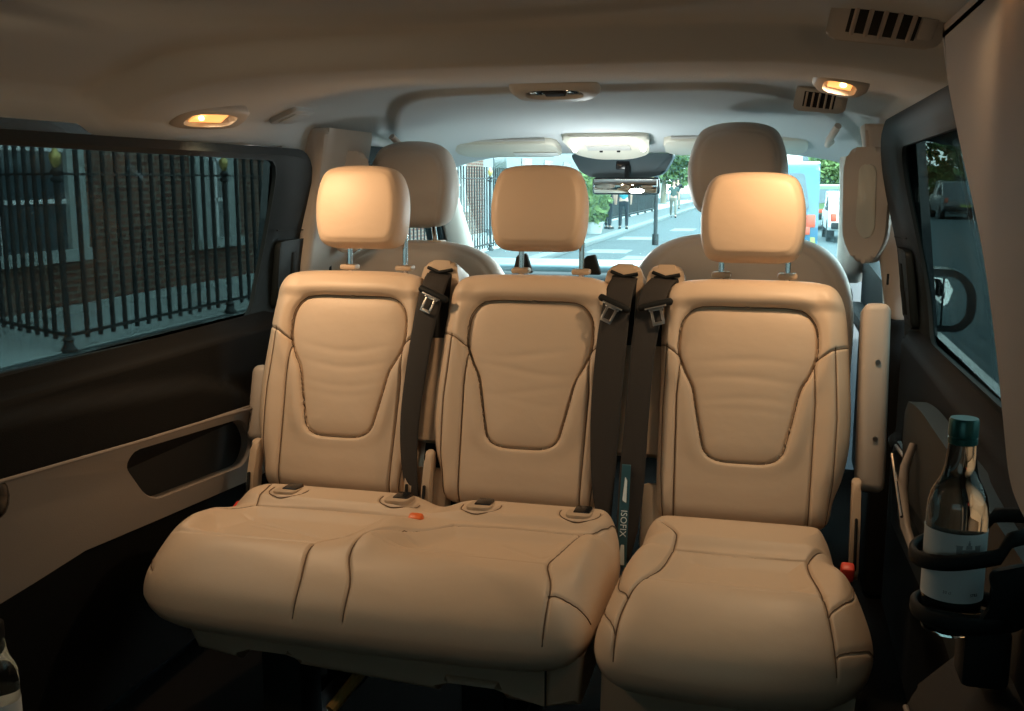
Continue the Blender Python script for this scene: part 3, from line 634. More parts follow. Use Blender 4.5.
belt(single, .258, [(.230, .610, .018), (.208, .56, .05), (.198, .44, .060), (.194, .28, .062), (.190, .13, .06), (.192, .02, .055), (.2, -.04, .05)],
     [(.288, .606, .018), (.272, .56, .05), (.254, .44, .060), (.248, .28, .062), (.246, .13, .06), (.238, .03, .055), (.222, -.04, .05)], (.248, .535), 14)
# dark strip with white letters hanging between the two belts
ps = S(.189, .02, .078)
st = strip('label_strap', 'labelblue', [S(.196, .17, .074), S(.196, .08, .074), S(.197, -.055, .074)], [S(.216, .17, .074), S(.217, .08, .074), S(.219, -.055, .074)], bench)
basis = Matrix((Vector((1, 0, 0)), Vector(VD), Vector(ND))).transposed().to_4x4()
tx = text('strap_lettering', 'ISOFIX', .020, 'print', st, (0, 0, 0), (0, 0, 0)); tx.matrix_local = Matrix.Translation(S(.207, .040, .0765)) @ basis @ Matrix.Rotation(-PI/2, 4, 'Z')
MB().prism(round_poly([(-.004, -.025), (.005, -.03), (.004, .02), (-.001, .028)], .003, 3), lambda a, b, t: tuple(S(.206+a, .115+b, .0755+t)), 0, .0015).build('strap_mark', 'print', st)
MB().prism(round_poly([(-.007, -.022), (.007, -.022), (.004, .022), (-.003, .022)], .002, 3), lambda a, b, t: tuple(S(.208+a, -.028+b, .0755+t)), 0, .0015).build('strap_mark', 'print', st)
# side covers between the backs at the bottom
for x0, pr in ((.135, bench), (.262, single), (-.30, bench), (-.245, bench)):
    MB().box(tuple(S(x0, .06, .0)), (.05, .05, .15), .012, rotm('X', -19)).build('hinge_cover', 'hplast', pr)

# ---- front seats seen from behind (they face the windscreen)
def front_seat(cx, label, hx=0, hz=0, up=0, wk=1):
    t = empty('front_seat', (cx, 2.93, 0)); tag(t, label, 'seat')
    out = [(0, .975), (.10, .970), (.18, .952), (.24, .915), (.28, .85), (.30, .75), (.30, .6), (.295, .45), (.26, .36), (0, .34)]
    out = out+[(-a, b) for a, b in out[::-1][1:-1]]; out = [(a*wk, b) for a, b in out]
    rim = [(0, .955), (.10, .950), (.17, .930), (.22, .895), (.255, .83), (.27, .74), (.27, .6), (.265, .4)]
    rim = catmull([(-a, b) for a, b in rim[::-1]]+rim[1:], 6, False)
    pad('backrest', 'leather_dim', out, (0, .62), .05, .06, (0, 0, up), (1, 0, 0), (0, .10, .995), (0, -1, .1), back=.11, nr=40, nth=260, parent=t, smooth_n=8, seams=[(rim, .006, .004)], hfun=lambda X: .05+0*X[:, 0], pw=2.2)
    MB().box((0, .30, .40), (.50, .52, .14), .05, seg=4).build('seat_cushion', 'leather_dim', t)
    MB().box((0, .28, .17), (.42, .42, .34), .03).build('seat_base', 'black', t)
    ho = [(0, -.135), (.07, -.133), (.112, -.115), (.135, -.06), (.140, 0), (.128, .06), (.105, .105), (.06, .125), (0, .13)]
    ho = ho+[(-a, b) for a, b in ho[::-1][1:-1]]
    r2 = [(0, .10), (.06, .095), (.095, .07), (.108, .03), (.112, -.02), (.10, -.07), (.085, -.135)]
    r2 = catmull([(-a, b) for a, b in r2[::-1]]+r2[1:], 6, False)
    h = pad('headrest', 'leather_dim', ho, (0, 0), .05, .05, (hx, .09, 1.165+hz), (1, 0, 0), (0, .08, .997), (0, -1, .08), back=.07, nr=34, nth=220, parent=t, smooth_n=8, seams=[(r2, .0025, .003)],
            hfun=lambda X: .052+.012*smooth01((X[:, 1]+.10)/.08)-.02*smooth01((X[:, 1]-.05)/.1), pw=2.2)
    for s in (-.07, .07):
        MB().tube([(hx+s, .10, .94), (hx+s, .07, 1.02), (hx+s, .04, 1.055+hz*.5), (hx+s, .07, 1.075+hz*.5)], .0085, 12).build('headrest_post', 'chrome', h)
        MB().box((hx+s, .10, .963), (.05, .05, .014), .005).build('post_collar', 'hplast', h)
    return t
front_seat(-.565, 'beige leather front seat with its back to us, on the left', -.02, -.022)
fr_ = front_seat(.41, 'beige leather front seat with its back to us, on the right', -.015, .022, .036, 1.07)

# ================================================================== CEILING FITTINGS
def ceil_frame(x, y, off=0):
    e = .01; z = float(zceil(x, y)); dx = float(zceil(x+e, y)-zceil(x-e, y))/(2*e); dy = float(zceil(x, y+e)-zceil(x, y-e))/(2*e)
    n = Vector((dx, dy, -1)).normalized(); a = Vector((1, 0, dx)).normalized(); b = n.cross(a).normalized()
    if b.y < 0: b = -b
    m = Matrix((a, b, a.cross(b))).transposed().to_4x4(); m.translation = Vector((x, y, z))+n*off
    return m            # local x across, y forward, z = up when right-handed
def lamp(x, y, side, label, watt, tilt=0, wide=(1, 1), rz=0):
    t = empty('dome_lamp'); t.matrix_world = ceil_frame(x, y, 0) @ Matrix.Rotation(side*math.radians(tilt), 4, 'Y') @ Matrix.Rotation(math.radians(-9 if side < 0 else -18), 4, 'X') @ Matrix.Rotation(math.radians(rz), 4, 'Z') @ Matrix.Diagonal((*wide, 1, 1)); tag(t, label, 'lamp', None)
    # body: shallow oval housing hanging under the cloth; -z is down into the cabin
    K_ = 48
    def ov(a, b, z, p=3.0): return [(a*np.sign(math.cos(q))*abs(math.cos(q))**(2/p), b*np.sign(math.sin(q))*abs(math.sin(q))**(2/p), z) for q in np.linspace(0, 2*PI, K_, endpoint=False)]
    rings = [ov(.040, .082, .004), ov(.040, .082, -.008), ov(.034, .075, -.016), ov(.024, .054, -.017), ov(.022, .050, -.004), ov(.018, .046, .0)]
    v = [p for r_ in rings for p in r_]; f_ = [(i*K_+j, i*K_+(j+1) % K_, (i+1)*K_+(j+1) % K_, (i+1)*K_+j) for i in range(5) for j in range(K_)]
    raw('lamp_housing', v, f_, 'grey', t, True, 50)
    raw('reflector', ov(.023, .051, -.002), [tuple(range(K_))], 'reflector', t, False)
    MB().box((0, .0, -.0085), (.034, .070, .003), .0012).build('lens', 'lampglass', t)
    MB().ball((.004, -.022, -.014), .005).build('bulb', 'bulb', t)
    l = bpy.data.lights.new('lamp_light', 'SPOT'); l.energy = watt*4; l.color = WARM; l.shadow_soft_size = .03; l.spot_size = math.radians(165 if y > 1.6 else 120); l.spot_blend = .7
    lo = bpy.data.objects.new('lamp_light', l); COL.objects.link(lo); p_ = t.matrix_world @ Vector((0, 0, -.03)); lo.location = p_; lo.rotation_euler = (Vector((side*.20, 2.15 if y < 1.6 else 2.25, .60 if y < 1.6 else .35))-p_).to_track_quat('-Z', 'Y').to_euler()
    lo.parent = t; lo.matrix_parent_inverse = t.matrix_world.inverted()
    return t
def air_vent(x, y, label, closed=False, s=1.0, rz=0, tilt=0, off=0):
    t = empty('air_vent'); t.matrix_world = ceil_frame(x, y, off) @ Matrix.Rotation(math.radians(tilt), 4, 'X') @ Matrix.Rotation(rz, 4, 'Z') @ Matrix.Scale(s, 4); tag(t, label, 'vent')
    m_ = 'grey' if not closed else 'headliner'
    fr = MB()
    K_ = round_poly([(-.04, -.065), (.04, -.065), (.034, .065), (-.034, .065)], .014, 5)
    fr.prism(K_, lambda a, b, z: (a, b, z), -.012, .003, .004, 2)
    fr.build('frame', m_, t)
    if closed: MB().box((0, 0, -.0135), (.05, .085, .003), .0012).build('cover_flap', m_, t)
    else:
        MB().box((.004, -.004, -.0125), (.050, .078, .002), .0005).build('grille_recess', 'matt', t)
        for k in range(5): MB().box((.004, -.036+k*.016, -.015), (.050, .0045, .005), .001, rotm('X', 25)).build('slat', 'pillar', t)
        MB().box((.004, .045, -.0145), (.036, .018, .005), .002).build('thumbwheel', m_, t)
    return t
lamp(-.722, 2.07, -1, 'lit oval amber dome lamp above the left window', LAMP_W['left'], 6, (1.05, 1.35), -14)
lamp(.618, 2.16, 1, 'lit amber dome lamp on the right, nearer the windscreen', LAMP_W['right'], 4, (1.35, .62))
lamp(.672, 1.13, 1, 'lit amber dome lamp cut by the top right corner of the photo', LAMP_W['near'], 4, (1.35, .7))
lamp(-.700, 1.10, -1, 'lit dome lamp above the near end of the left window, out of view', LAMP_W['near']*5.5, 0, (1.2, 1.35))
air_vent(.603, 2.66, 'small slatted ceiling vent beside the right-hand dome lamp, nearer the windscreen', s=.95, off=.022, tilt=-42, rz=-PI/2)
air_vent(.643, 1.56, 'large slatted ceiling vent by the top right corner of the photo', s=1.2, tilt=-32, rz=-PI/2)
air_vent(-.715, 2.47, 'pale closed flap set in the ceiling beyond the left dome lamp', True, 1.05)
# oval recess in the ceiling centre
cc = empty('ceiling_console'); cc.matrix_world = ceil_frame(-.030, 2.50, .012) @ Matrix.Rotation(math.radians(-19), 4, 'X'); tag(cc, 'small oval ceiling console with dark centre over the middle seat', 'console')
K_ = 60
ov = lambda a, b, z, p=2.8: [(a*np.sign(math.cos(q))*abs(math.cos(q))**(2/p), b*np.sign(math.sin(q))*abs(math.sin(q))**(2/p), z) for q in np.linspace(0, 2*PI, K_, endpoint=False)]
rings = [ov(.112, .062, .004), ov(.110, .060, -.006), ov(.098, .050, -.015), ov(.072, .030, -.016), ov(.070, .028, -.004)]
v = [p for r_ in rings for p in r_]; raw('console_rim', v, [(i*K_+j, i*K_+(j+1) % K_, (i+1)*K_+(j+1) % K_, (i+1)*K_+j) for i in range(4) for j in range(K_)], 'grey', cc, True, 50)
raw('console_recess', ov(.071, .029, -.003), [tuple(range(K_))], 'gloss', cc, False)
for s in (-.046, .046): MB().box((s, 0, -.008), (.032, .030, .008), .003).build('console_lens', 'chrome', cc)
MB().box((0, 0, -.010), (.050, .036, .008), .003).build('console_button', 'matt', cc)
# cab roof console with its lit strip
rc = empty('roof_console'); rc.matrix_world = ceil_frame(-.055, 3.50, .0) @ Matrix.Rotation(math.radians(-8), 4, 'X'); tag(rc, 'pale roof console with a lit white strip above the windscreen mirror', 'console')
MB().prism(round_poly([(-.15, -.10), (.15, -.10), (.13, .10), (.06, .16), (-.06, .16), (-.13, .10)], .04, 6), lambda a, b, z: (a, b, z), -.028, .004, .012, 3).build('console_housing', 'paleplast', rc)
MB().tube([(-.118, .03, -.031), (-.115, -.05, -.031), (-.08, -.072, -.031), (.08, -.072, -.031), (.115, -.05, -.031), (.118, .03, -.031)], .0095, 10).build('light_strip', 'console_light', rc)
cl = bpy.data.lights.new('console_glow', 'POINT'); cl.energy = 5.5; cl.color = (.92, 1, .98); cl.shadow_soft_size = .06
co_ = bpy.data.objects.new('console_glow', cl); COL.objects.link(co_); co_.parent = rc; co_.location = (0, -.05, -.30)
for s in (-.03, .03): MB().cyl((s, .05, -.026), (s, .05, -.034), .006).build('console_switch', 'matt', rc)
MB().box((0, .02, -.029), (.15, .05, .004), .0015).build('switch_panel', 'grey', rc)
sh_ = empty('sensor_housing', (-.045, 3.81, 1.207)); tag(sh_, 'dark sensor housing at the top of the windscreen above the mirror', 'sensor housing')
MB().prism(round_poly([(-.20, .045), (.19, .045), (.15, -.03), (.10, -.042), (-.12, -.042), (-.16, -.02)], .02, 5), lambda a, b, t: (a, t, b), -.02, .06, .01, 3).build('housing_shell', mat('slate_plastic', (.05, .08, .095), .5), sh_)
MB().box((.0, -.022, .002), (.05, .01, .03), .004).build('sensor_window', 'gloss', sh_)
mi = empty('rear_view_mirror', (-.025, 3.72, 1.134)); tag(mi, 'wide rear view mirror hanging at the top of the windscreen', 'mirror')
MB().box((0, .02, 0), (.25, .035, .062), .014, rotm('Z', -6), 4).build('mirror_shell', 'gloss', mi)
MB().box((0, .0005, 0), (.235, .004, .050), .0015, rotm('Z', -6)).build('mirror_glass', 'mirror', mi)
MB().cyl((0, .03, .02), (0, .06, .07), .010).build('mirror_stalk', 'black', mi)
# sun visors
for x0, x1, lb in ((-.62, -.24, 'pale sun visor folded up at the left of the windscreen header'), (.13, .60, 'pale sun visor folded up at the right of the windscreen header')):
    v_ = empty('sun_visor', ((x0+x1)/2, 3.56, float(zceil((x0+x1)/2, 3.5))-.018)); tag(v_, lb, 'sun visor'); hw = (x1-x0)/2
    MB().prism(round_poly([(-hw, -.08), (hw, -.08), (hw, .10), (-hw, .10)], .045, 6), lambda a, b, t: (a, b, t-.22*b), -.014, .012, .008, 3).build('visor_board', 'paleplast', v_)
    MB().tube([(-hw+.03, -.088, .018), (hw-.03, -.088, .018)], .005, 8).build('visor_rod', 'grey', v_)
    if x0 < 0: MB().box((.10, .05, -.028), (.16, .045, .002), .0005, rotm('X', -12)).build('visor_label', 'labelwhite', v_)
# grab handles over the front doors
for s, lb in ((-1, 'curved grab handle over the left front door'), (1, 'curved grab handle over the right front door')):
    x = s*.665; z = float(zceil(x, 3.25))-.006
    g = MB().tube([(x, 3.05, z+.01), (x-s*.012, 3.08, z-.012), (x-s*.015, 3.20, z-.022), (x-s*.012, 3.34, z-.032), (x, 3.38, z-.022)], .010, 12).build('grab_handle', 'pillar'); tag(g, lb, 'grab handle')

# ================================================================== RIGHT SIDE: handle, cup holder, bottle
ph = MB().tube([(.775, 2.0, .66), (.76, 1.98, .62), (.755, 1.96, .58), (.757, 1.90, .53), (.765, 1.83, .505)], [.007, .009, .010, .009, .007], 12).build('door_pull', 'doorbeige'); tag(ph, 'curved beige door pull on the dark right door behind the bottle', 'handle')
st_ = MB().tube([(.742, 2.03, .63), (.744, 1.86, .56)], .003, 8).build('metal_rod', 'chrome'); tag(st_, 'thin shiny metal rod slanting behind the bottle neck', 'rod')
arm = MB().prism(round_poly([(2.23, .70), (2.02, .73), (1.2, .74), (.9, .74), (.9, .60), (1.6, .58), (2.15, .52)], [.08, .1, .1, .02, .02, .2, .06], 5), lambda y, z, t: (.815-t, y, z), 0, .035, .012, 3).build('door_armrest', 'doorblk')
arm.parent = bpy.data.objects['door_2']
# side table ledge under the cup holder
ledge = empty('side_console', (.77, 1.15, 0)); tag(ledge, 'dark side console with a pale edge line below the cup holder', 'console')
MB().prism(round_poly([(-.085, .0), (.03, .0), (.03, .60), (-.02, .60), (-.085, .53)], .015, 4), lambda x, z, t: (x, t, z), -.75, .10, .01).build('console_body', 'black', ledge)
MB().tube([(-.088, .09, .515), (-.089, 0, .53), (-.088, -.5, .54)], .0035, 8).build('edge_line', 'doorbeige', ledge)
ch = empty('cup_holder', (.714, 1.15, .678)); tag(ch, 'black plastic cup holder ring clamping the water bottle', 'cup holder')
rg = MB(); Lp = []
for k in range(48):
    a = 2*PI*k/48; ex = .047+.0*math.cos(a); x = ex*math.cos(a); y = ex*math.sin(a)
    if x > 0: x *= 1.75
    Lp.append((x-.002, y, .078+.012*(x/.05)+(.016 if x > .04 else 0)))
V = []; F_ = []; n_ = 48; sec = [(-.003, -.008), (.003, -.008), (.0045, -.003), (.004, .006), (0, .009), (-.004, .006)]
for k, p in enumerate(Lp):
    d = Vector((p[0], p[1], 0)).normalized()
    for (u_, h_) in sec: V.append((p[0]+d.x*u_, p[1]+d.y*u_, p[2]+h_))
m6 = len(sec); F_ = [(k*m6+q, ((k+1) % n_)*m6+q, ((k+1) % n_)*m6+(q+1) % m6, k*m6+(q+1) % m6) for k in range(n_) for q in range(m6)]
raw('holder_ring', V, F_, 'black', ch)
V = []
for k in range(n_):
    a = 2*PI*k/n_; x = .044*math.cos(a); y = .044*math.sin(a); x = x*1.5 if x > 0 else x; d = Vector((x, y, 0)).normalized()
    for (u_, h_) in sec: V.append((x+d.x*u_, y+d.y*u_, .0+h_+.006))
raw('holder_base_ring', V, F_, 'black', ch)
MB().lathe([(0, 0), (.040, 0), (.040, -.006), (0, -.006)], (.002, 0, -.002), 32).build('holder_floor', 'black', ch)
MB().prism(round_poly([(.012, .002), (.072, .010), (.088, .080), (.020, .066), (.030, .036)], .012, 4), lambda a, b, t: (a, t-.012*(1-(a/.09))*2-.018, b), -.006, .004, .002).build('holder_web', 'black', ch)
MB().box((.03, .0, -.040), (.05, .05, .07), .008).build('holder_bracket', 'black', ch)
bo = empty('water_bottle', (.7075, 1.15, .658)); tag(bo, 'clear glass water bottle with a green cap and white label in the cup holder', 'bottle')
gm = bpy.data.materials.new('bottle_glass'); gm.use_nodes = True; gb = gm.node_tree.nodes['Principled BSDF']; gb.inputs['Base Color'].default_value = (.88, .96, .95, 1); gb.inputs['Transmission Weight'].default_value = 1; gb.inputs['Roughness'].default_value = .02; gb.inputs['IOR'].default_value = 1.45
prof = [(0, .002), (.020, .001), (.029, .004), (.0315, .012), (.0315, .136), (.0308, .148), (.0282, .159), (.0235, .169), (.0190, .178), (.0162, .190), (.0148, .205), (.0138, .222), (.0125, .236), (0, .236)]
MB().lathe(prof, (0, 0, 0), 48).build('glass_body', gm, bo, angle=80)
MB().lathe([(.0322, .048), (.0322, .118)], (0, 0, 0), 64)
lb = MB(); 
Vv = []; nl = 60
for k in range(nl+1):
    a = math.radians(-90-105+210*k/nl-6)
    for z in (.045, .122): Vv.append((.0321*math.cos(a), .0321*math.sin(a), z))
lo = raw('paper_label', Vv, [(2*k, 2*k+2, 2*k+3, 2*k+1) for k in range(nl)], 'labelwhite', bo)
def on_label(name, body, size, z, ang=0, xs=1):
    h = empty('tmp'); bpy.data.objects.remove(h); t_ = text(name, body, size, 'ink', lo, (0, 0, 0), (0, 0, 0), bend=.0323, xs=xs)
    t_.matrix_local = Matrix.Rotation(math.radians(ang), 4, 'Z') @ Matrix.Translation((0, -.0323, z)) @ Matrix.Rotation(PI/2, 4, 'X')
on_label('label_name', 'S. PURE L', .0085, .0935, 16, 1.1); on_label('label_small_print', 'STILL', .0045, .054, 34); on_label('label_small_print', '33 cl', .0045, .056, -18)
on_label('label_rule', '-------------', .006, .0995, 16)
bl = MB()     # little engraved mansion on the label
for (x, z, sx_, sz_) in ((-.010, .0985, .006, .009), (.010, .0985, .006, .009), (0, .097, .016, .0055), (0, .1025, .006, .004), (0, .106, .0025, .003), (0, .1085, .0008, .003), (-.010, .1035, .007, .001), (.010, .1035, .007, .001)):
    a = x/.0323+math.radians(16); bl.box((.0323*math.sin(a), -.0323*math.cos(a), z+.006), (sx_, .0006, sz_), 0, rotm('Z', math.degrees(a)))
bl.build('mansion_print', mat('grey_ink', (.33, .35, .36), .7), lo, False)
cp = MB().lathe([(.0135, .214), (.0150, .215), (.0150, .221), (.0142, .2215), (.0142, .2225), (.0152, .223), (.0152, .240), (.0140, .2425), (0, .2425)], (0, 0, 0), 40).build('screw_cap', 'cap', bo)
# second bottle low in the left door pocket
b2 = empty('water_bottle', (-.765, 1.37, .165)); tag(b2, 'dark water bottle low in the left door bin, cut by the photo edge', 'bottle')
MB().lathe(prof, (0, 0, 0), 32).build('glass_body', gm, b2, angle=80)
MB().lathe([(.0321, .045), (.0321, .10)], (0, 0, 0), 40).build('paper_label', 'labelwhite', b2)
MB().lathe([(.0135, .214), (.0152, .215), (.0152, .240), (.0140, .2425), (0, .2425)], (0, 0, 0), 32).build('screw_cap', 'black', b2)
bin_ = MB().prism(round_poly([(1.0, .02), (1.46, .02), (1.43, .20), (1.38, .25), (1.0, .25)], .03, 4), lambda y, z, t: (-.83+t, y, z), .105, .125, .006).build('door_bin', 'doorpad'); tag(bin_, 'dark bin wall at the foot of the left door, holding the dark bottle', 'door bin')
sp_ = MB().box((-.765, 1.30, .15), (.12, .3, .02), .004).build('bin_floor', 'black', bin_)
# knob at the left edge
kn = MB().ball((-.80, 1.43, .605), .035, (.6, 1, 1.2)).build('door_knob', 'gloss'); kn.parent = bpy.data.objects['door_1']
# floor rails
for x in (-.42, 0, .45):
    r_ = MB().box((x, 1.7, .008), (.05, 1.5, .014), .003).build('seat_rail', 'steel'); tag(r_, {-.42: 'dark metal floor rail under the left place', 0: 'dark metal floor rail under the middle place', .45: 'dark metal floor rail under the right seat'}[x], 'rail')
# wing mirror outside the right front door
wm = empty('wing_mirror', (1.07, 3.60, .76)); tag(wm, 'black wing mirror outside the right-hand window', 'wing mirror')
MB().prism(round_poly([(-.09, .11), (.03, .105), (.085, .04), (.085, -.05), (.05, -.10), (-.09, -.10)], .035, 6), lambda a, b, t: (a, t, b), -.02, .10, .025, 4).build('mirror_shell', 'gloss', wm)
MB().prism(round_poly([(-.078, .085), (.02, .083), (.055, .033), (.055, -.04), (.03, -.078), (-.078, -.078)], .03, 6), lambda a, b, t: (a, t, b), -.024, -.019, .001).build('mirror_glass', 'mirror', wm)
MB().box((-.02, -.0255, .0), (.006, .003, .16), .001).build('mirror_divider', 'gloss', wm)
MB().box((-.16, .03, -.07), (.16, .06, .04), .012).build('mirror_foot', 'black', wm)

# ================================================================== OUTSIDE
G = -.55; PV = -.44
setting(MB().box((0, 60, G-.05), (160, 200, .1)).build('ground', 'asphalt'))
pv = MB().box((-6.1, 60, (G+PV)/2), (3.2, 190, PV-G)).build('pavement', 'paving'); setting(pv)
kb = MB().box((-4.40, 60, (G+PV)/2+.005), (.28, 190, PV-G+.01), .01).build('kerb', 'kerb'); setting(kb)
# railings along the pavement
setting(MB().box((-6.80, 30, PV-.05), (1.76, 120, .13), .01).build('trim_12', 'stucco'))
FX = -5.9
ORD = 'first second third fourth fifth sixth seventh eighth ninth tenth eleventh twelfth thirteenth fourteenth fifteenth sixteenth seventeenth eighteenth'.split()
def railing(y0, y1, near, first=False):
    n = int(round((y1-y0)/.20)); t = empty('iron_railing', (FX, y0, PV)); L = y1-y0
    MB().box((0, L/2, 1.66), (.035, L, .022)).build('rail', 'iron', t); MB().box((0, L/2, .16), (.04, L, .03)).build('rail', 'iron', t)
    if near:
        pb = None
        for k in range(1, n):
            y = k*L/n
            if pb is None: pb = MB().cyl((0, 0, .10), (0, 0, 1.92), .024, seg=8).cyl((0, 0, 1.92), (0, 0, 2.02), .030, .002, 8).build('spindle', 'iron', t); pb.location = (0, y, 0)
            else:
                c = pb.copy(); COL.objects.link(c); c.parent = t; c.location = (0, y, 0)
    else:
        m_ = MB()
        for k in range(1, n): m_.box((0, k*L/n, 1.0), (.026, .026, 1.84))
        m_.build('spindles', 'iron', t, False)
    return t
def post(y, x=FX):
    p = empty('fence_post', (x, y, PV))
    MB().cyl((0, 0, 0), (0, 0, 1.60), .030, seg=14).build('shaft', 'iron', p)
    MB().lathe([(.075, 0), (.075, .03), (.05, .06), (.045, .10), (.06, .12), (.03, .15)], (0, 0, 0), 20).build('foot', 'iron', p)
    MB().lathe([(.03, 1.58), (.055, 1.60), (.055, 1.62), (.03, 1.64), (.05, 1.67), (.05, 1.69), (.02, 1.72)], (0, 0, 0), 20).build('collar', 'iron', p)
    MB().lathe([(.02, 1.72), (.045, 1.76), (.055, 1.82), (.05, 1.84), (.03, 1.86), (.02, 1.90), (0, 1.93)], (0, 0, 0), 20).build('finial', 'gold', p)
    return p
lab = ['black iron railing panel nearest the side window, in front of brown brick', 'black iron railing panel, second along the pavement seen through the side window']
ysp = [8.16+2.98*k for k in range(18)]
for k in range(len(ysp)-1):
    t = railing(ysp[k]+.08, ysp[k+1]-.08, k < 3)
    if k < 2: tag(t, lab[k], 'railing', 'iron railing panels along the pavement')
    else: tag(t, 'black iron railing panel, %s along the pavement from the side window' % ORD[k], 'railing', 'far iron railing panels up the street')
for k, y in enumerate(ysp[:-1]):
    p = post(y)
    if k == 0: tag(p, 'black railing post with a gilt finial near the left edge of the side window', 'post', 'iron railing posts')
    elif k == 1: tag(p, 'second black railing post, by the far end of the side window', 'post', 'iron railing posts')
    else: tag(p, 'black railing post with a gilt finial, %s along the pavement from the side window' % ORD[k], 'post', 'far railing posts up the street')
t = railing(0, 1.75, True); t.location = (FX-.07, 8.20, PV); t.rotation_euler = (0, 0, math.radians(63)); tag(t, 'black iron railing panel turning in from the gilt post towards the building', 'railing', 'iron railing panels along the pavement')
# brick house behind the railings
bd = empty('brick_house', (-7.75, 14, PV)); tag(bd, 'brown brick house with white window surrounds behind the railings', 'building')
MB().box((-3, 2, 4.5), (6, 26, 9)).build('brick_wall', 'brick', bd, False)
MB().box((.03, 2, .05), (.10, 26, .12)).build('plinth', 'stucco', bd, False)
for (y0, y1, z0) in ((-5.9, -3.1, .66), (-.6, .6, .62), (4.0, 5.2, .8), (8.0, 9.4, .8), (11.5, 12.9, .8)):
    fr = MB()
    yc = (y0+y1)/2; wd = y1-y0
    fr.box((.06, yc, z0+.06), (.22, wd+.1, .14)); fr.box((.04, y0+.16, z0+1.3), (.14, .32, 2.5)); fr.box((.04, y1-.16, z0+1.3), (.14, .32, 2.5)); fr.box((.04, yc, z0+2.6), (.14, wd, .3))
    wn = fr.build('window_surround', 'stucco', bd, False)
    MB().box((.03, yc, z0+1.3), (.04, wd-.5, 2.4)).build('window_pane', 'pane' if y0 < -5 else 'facade2', wn, False)  # pale panes: their reflection is put in as a flat grey colour
    MB().box((.055, yc, z0+1.3), (.03, .05, 2.4)).box((.055, yc, z0+.7), (.03, wd-.6, .05)).box((.055, yc, z0+1.3), (.03, wd-.6, .05)).build('glazing_bar', 'white', wn, False)
# further buildings up the street
def block(x, y, w_, d_, h_, m_, label, face=1, nwin=5):
    b = empty('street_building', (x, y, G)); tag(b, label, 'building')
    MB().box((0, 0, h_/2), (w_, d_, h_)).box((0, 0, h_+.15), (w_+.4, d_+.4, .3)).build('facade', m_, b, False)
    for r_ in range(int(h_//3)):
        for k in range(nwin):
            yy = -d_/2+d_*(k+.5)/nwin
            MB().box((face*w_/2, yy, 1.8+r_*3), (.06, d_/nwin*.42, 1.7)).build('window', 'pane', b, False)
            if w_ > 6 and k < 4: MB().box((-w_/2+w_*(k+.5)/4, -d_/2, 1.8+r_*3), (w_/4*.4, .06, 1.7)).build('window', 'pane', b, False)
    return b
block(-14, 48, 9, 34, 11, 'facade2', 'pale grey terrace on the left beyond the brick house', 1, 8)
block(-15.5, 92, 9, 40, 13, 'facade', 'far cream terrace on the left side of the street', 1, 8)
block(2, 175, 34, 12, 12, 'facade', 'distant cream building closing the end of the street', -1, 3)
block(30, 110, 12, 60, 12, 'facade', 'far cream terrace behind the trees on the right', -1, 8)
# road markings
def mark(x, y, w_, l_, lb_, rz=0):
    o = MB().box((0, 0, .004), (w_, l_, .006)).build('road_marking', 'kerb', None, False); o.location = (x, y, G); o.rotation_euler = (0, 0, rz); tag(o, lb_, 'road marking', 'white road markings ahead of the windscreen')
for (x, y, w_, l_) in ((-5.0+1.6, 25.0, 1.0, 1.3), (-2.2, 23.0, 1.1, 1.1), (-3.5, 31, 1.0, 1.6), (-1.8, 28, .9, 1.4), (-2.6, 37, .8, 2)): mark(x, y, w_, l_, 'white painted marking on the road seen through the windscreen')
sp = empty('sign_post', (-2.59, 27.9, G)); tag(sp, 'tall thin dark pole standing in the road right of the mirror', 'pole')
MB().cyl((0, 0, 0), (0, 0, 5.2), .055, seg=12).build('pole', 'iron', sp); MB().cyl((0, 0, 0), (0, 0, .3), .09, seg=12).build('pole_foot', 'iron', sp)
# street tree in a planter look: leafy shrubs
def leafball(name, m_, c, r, n, size, parent=None, seed=1):
    g = np.random.default_rng(seed); V = []; F_ = []
    for k in range(n):
        d = g.normal(size=3); d /= np.linalg.norm(d); p = np.array(c)+d*np.array(r)*(.55+.5*g.random())
        a = g.normal(size=3); a /= np.linalg.norm(a); b = np.cross(a, g.normal(size=3)); b /= np.linalg.norm(b); s_ = size*(.6+.8*g.random()); i = len(V)
        V += [p-a*s_, p-b*s_*.5, p+a*s_, p+b*s_*.5]; F_.append((i, i+1, i+2, i+3))
    return raw(name, V, F_, m_, parent, False)
sb = empty('shrub', (-4.95, 31.5, PV)); tag(sb, 'tall green shrub on the pavement left of the people', 'shrub')
leafball('foliage', 'leaf2', (0, 0, 1.15), (.55, .55, 1.05), 2600, .10, sb, 3); MB().cyl((0, 0, 0), (0, 0, 1.2), .05).build('stem', 'bark', sb)
MB().lathe([(.28, 0), (.36, .36), (.33, .36), (.30, .3), (0, .3)], (0, 0, 0), 24).build('planter', 'stucco', sb)
